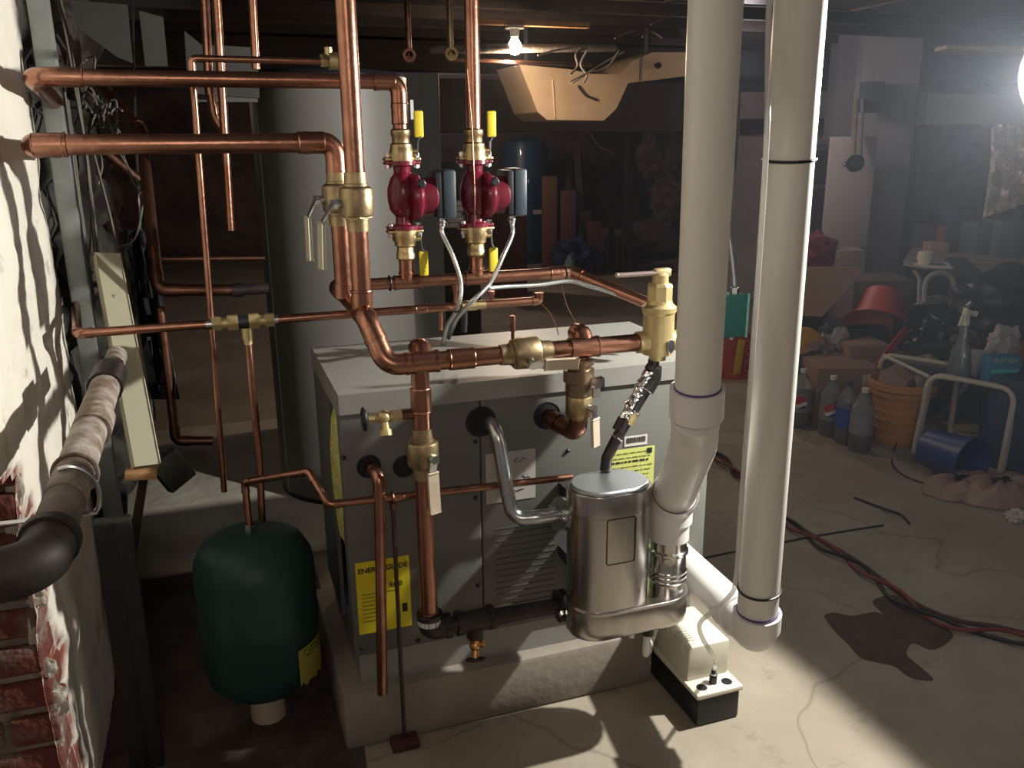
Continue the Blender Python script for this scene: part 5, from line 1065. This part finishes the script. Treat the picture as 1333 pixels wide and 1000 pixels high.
# stuff under and behind the stool
MB().box(T(1272, 540, 4.55), (.34, .05, .30), Matrix.Rotation(-.3, 3, 'Z') @ Matrix.Rotation(.35, 3, 'Y') @ Matrix.Rotation(.35, 3, 'X'), .01).build('charcoal_sheet', mat('charcoal_panel', (.055, .06, .075), .6), label='charcoal panel tilted under the tubular stool', cat='panel')
wbox('dark_case', mat('charcoal_case', (.04, .045, .055), .6), 1204, 1240, 510, 4.75, d=.25, label='charcoal case on the floor beneath the spray bottle', cat='case')
MB().blob(PZ(1213, 582, .03), (.07, .05, .045), .5, 3, 30, flat=.002).build('crumpled_paper', mat('crumpled_paper', (.42, .38, .33), .8), label='crumpled pale paper by the left leg of the stool', cat='paper')
c = PZ(1262, 612, 0); g = thing('bucket', c, 'blue bucket lying on its side under the stool', 'bucket'); ax = V((.10, -1, 0)).normalized()
MB().lathe([(.001, -.2), (.085, -.2), (.105, .0), (.115, .0), (.117, .02), (.106, .02), (.099, -.0), (.08, -.188), (.001, -.188)], PZ(1266, 603, .11)+V((0, .02, 0)), ax, seg=36, cap=False).build('bucket_body', mat('blue_plastic', (.02, .04, .16), .4), g)
c = PZ(1322, 618, 0); MB().lathe([(.001, 0), (.15, 0), (.165, .40), (.175, .40), (.175, .43), (.001, .44)], c+V((.12, .12, 0)), seg=32).build('blue_barrel', mat('navy_plastic', (.03, .055, .10), .45), label='navy blue lidded bin at the right edge behind the stool', cat='bin')
# plastic bags on the floor
bagm = mat('taupe_bag', (.34, .235, .19), .45, 0, (.24, .16, .13), 6, .6, 16)
def bag(px, py, w_, d_, h_, seed, label):
    c = PZ(px, py, 0); q = MB(); rr = []; n_ = 40
    for i in range(15):
        v = i/14; row = []
        for j in range(n_):
            a = 2*math.pi*j/n_; k = 1+.18*noise.noise(V((math.cos(a)*1.8, math.sin(a)*1.8, v*2+seed)))+.05*noise.noise(V((math.cos(a)*7, math.sin(a)*7, v*6+seed)))
            rad = (1-.75*v**1.5); z = h_*math.sin(v*math.pi*.62)*(1+.4*noise.noise(V((math.cos(a)*2, math.sin(a)*2, seed+5)))); row.append(c+V((w_*rad*k*math.cos(a), d_*rad*k*math.sin(a), max(.002, z))))
        rr.append(row)
    q.rings(rr, False); o = q.build('plastic_bag', bagm, label=label, cat='bag'); o.modifiers.new('s', 'SOLIDIFY').thickness = .002; return o
bag(1250, 640, .17, .12, .07, 1.3, 'left of the two limp taupe plastic bags on the floor')
bag(1300, 648, .19, .13, .09, 4.1, 'right of the two limp taupe plastic bags on the floor')
MB().blob(PZ(1322, 672, .02), (.035, .03, .025), .6, 3, 40, flat=.001).build('crumpled_tissue', mat('tissue', (.55, .50, .46), .9), label='crumpled white tissue at the right edge of the floor', cat='tissue')
# small litter in the heap
lit = [(1093, 437, 4.75, (.05, .02, .05), (.45, .43, .40), 'small crumpled white wrapper left of the black tray'), (1176, 470, 4.6, (.05, .03, .04), (.10, .12, .16), 'slate crumpled rag between the red bar and the stool'), (1205, 470, 4.55, (.07, .04, .03), (.28, .22, .16), 'tan crumpled paper lying above the orange bucket rim'), (1262, 445, 4.4, (.06, .04, .03), (.12, .05, .05), 'dark red rag left of the small white plastic bag'), (1150, 455, 4.7, (.04, .03, .03), (.30, .29, .30), 'pale grey crumpled ball beside the slanting red bar'), (1075, 432, 5.0, (.05, .03, .05), (.06, .10, .12), 'dark blue-green scrap behind the smoky clear bag')]
for i, (px, py, t, s_, c_, lb) in enumerate(lit):
    MB().blob(T(px, py, t), s_, .5, 2.5, 70+i, 3).build('crumpled_scrap', mat('scrap%d' % i, c_, .7), label=lb, cat='scrap')
# black bags and green bag heap
MB().blob(T(1318, 392, 4.45), (.32, .22, .19), .22, 1.6, 50).build('rubbish_bag', bin_black, label='big black rubbish bag at the right edge above the stool', cat='bag')
MB().blob(T(1196, 460, 4.9), (.18, .15, .25), .35, 2, 51).build('rubbish_bag', bin_black, label='black rubbish bag slumped left of the spray bottle', cat='bag')
MB().blob(T(1222, 428, 4.9), (.17, .14, .13), .2, 2, 52).build('green_bag', mat('dark_green_plastic', (.008, .05, .045), .2, coat=.5), label='glossy dark green bag behind the spray bottle', cat='bag')
MB().blob(T(1288, 436, 4.55), (.20, .13, .09), .4, 2.2, 53).build('brown_cloth', mat('brown_cloth', (.10, .07, .065), .85, 0, (.06, .045, .05), 6), label='brown cloth heap behind the wipes packet', cat='cloth')
MB().blob(T(1306, 448, 4.2), (.09, .06, .085), .35, 2, 54).build('white_bag', mat('white_plastic_bag', (.40, .36, .35), .5), label='small white plastic bag just above the wipes packet', cat='bag')
MB().blob(T(1333, 452, 4.5), (.07, .06, .07), .3, 2, 55).build('orange_cloth', mat('orange_cloth', (.38, .13, .08), .8), label='orange cloth at the right edge beside the white plastic bag', cat='cloth')
wbox('dark_pile_base', mat('dark_heap', (.022, .022, .03), .8), 1200, 1345, 452, 4.6, d=.25, label='dark low chest under the heap of bags', cat='chest')
MB().tube(smoothcurve([T(1168, 404, 4.9), T(1210, 400, 4.85), T(1260, 402, 4.8), T(1300, 412, 4.75)]), .018, 10).build('black_pole', black_plastic, label='long black pole lying across the heap of bags', cat='pole')
g = thing('tubular_chair', T(1215, 395, 5.1), 'pale tubular chair back sticking out of the heap beside the pier', 'chair')
MB().tube([T(1203, 400, 5.1), T(1204, 358, 5.1), T(1243, 353, 5.1), T(1241, 395, 5.1)], .016, 12, .09).build('back_frame', mat('grey_enamel_tube', (.34, .33, .33), .5), g)
MB().blob(T(1215, 402, 5.15), (.15, .06, .08), .15, 1.5, 60).build('seat_pad', mat('grey_pad', (.24, .23, .22), .8), g)
MB().tube([T(1190, 352, 5.12), T(1197, 362, 5.12), T(1196, 395, 5.12)], .012, 10, .06).build('side_tube', mat('grey_enamel_tube', (.34, .33, .33), .5), g)
# red-yellow printed bag left of the pipes
cc = PZ(958, 493, 0)
g = thing('printed_sack', PZ(958, 493, 0), 'red and yellow printed sack standing behind the plastic pipes', 'sack')
t_ = (PZ(958, 493, 0)-CAMP).dot(CF); zt3 = zof(958, 432, t_)
q = MB(); L_ = []
for i in range(9):
    v = i/8; w_ = (.085+.02*math.sin(v*3.1))*1.5; d_ = .07*(1-.6*v)+.02
    L_.append([cc+Z3*(zt3*v)+CR*(w_*math.cos(a)+.008*noise.noise(V((a, v*3, 2))))+V((_f.x, _f.y, 0)).normalized()*(d_*math.sin(a)+.06) for a in [2*math.pi*k/28 for k in range(28)]])
q.rings(L_); q.build('sack', mat('red_sack', (.40, .035, .02), .4, 0, (.30, .04, .03), 6), g)
fd = V((_f.x, _f.y, 0)).normalized()
MB().box(cc+Z3*zt3*.5-fd*.022+CR*.005, (.045, .004, zt3*.8), Matrix.Rotation(-YAW, 3, 'Z') @ Matrix.Rotation(.1, 3, 'Y'), .001).build('yellow_stripe', mat('sack_yellow', (.55, .40, .03), .5), g)
text_mesh('MUNCH', .065, cc+Z3*(zt3*.92)+CR*.040-fd*.030, (0, 0, -1), CR, .001).build('lettering', mat('sack_pink', (.50, .16, .20), .5), g, smooth=False)
# teal relay box with conduit
YB_ = 2.35
a = PY(938, 386, YB_); b = PY(971, 438, YB_); 
g = thing('relay_box', ((a.x+b.x)/2, YB_, b.z), 'teal metal relay box showing between the two plastic pipes', 'electrical box')
MB().ab((a.x-.01, YB_, b.z), (b.x, YB_+.07, a.z), .004).build('box', teal, g)
MB().ab((b.x-.004, YB_-.004, b.z-.003), (b.x+.003, YB_+.002, a.z+.003), .001).build('cover_edge', mat('pale_teal', (.25, .60, .50), .5), g)
MB().cyl((b.x-.035, YB_+.03, a.z), (b.x-.035, YB_+.03, a.z+.02), .015, seg=6).cyl((b.x-.035, YB_+.03, b.z), (b.x-.035, YB_+.03, b.z-.012), .012).build('connector', steel, g)
armoured([V((b.x-.035, YB_+.03, a.z+.02)), PY(955, 352, YB_+.03), PY(950, 310, YB_+.02), PY(946, 280, YB_), PY(944, 200, YB_), V((PY(944, 200, YB_).x+.02, YB_, 2.13))], .011, 'silver armoured conduit rising from the teal relay box', cs)

# ------------------------------------------------------------------ bluish haze volume added to imitate lens flare in the right half
hm = bpy.data.materials.new('flare_haze'); hm.use_nodes = True; n = hm.node_tree.nodes; n.clear()
vo = n.new('ShaderNodeVolumeScatter'); vo.inputs['Color'].default_value = (.76, .85, 1, 1); vo.inputs['Density'].default_value = .011; vo.inputs['Anisotropy'].default_value = .2
ou = n.new('ShaderNodeOutputMaterial'); hm.node_tree.links.new(vo.outputs[0], ou.inputs['Volume'])
MB().ab((1.15, .4, .002), (7.98, 11.4, 2.12)).build('flare_veil', hm, label='faint bluish haze added for lamp flare, filling the right half of the basement', cat='haze', kind='stuff', smooth=False)
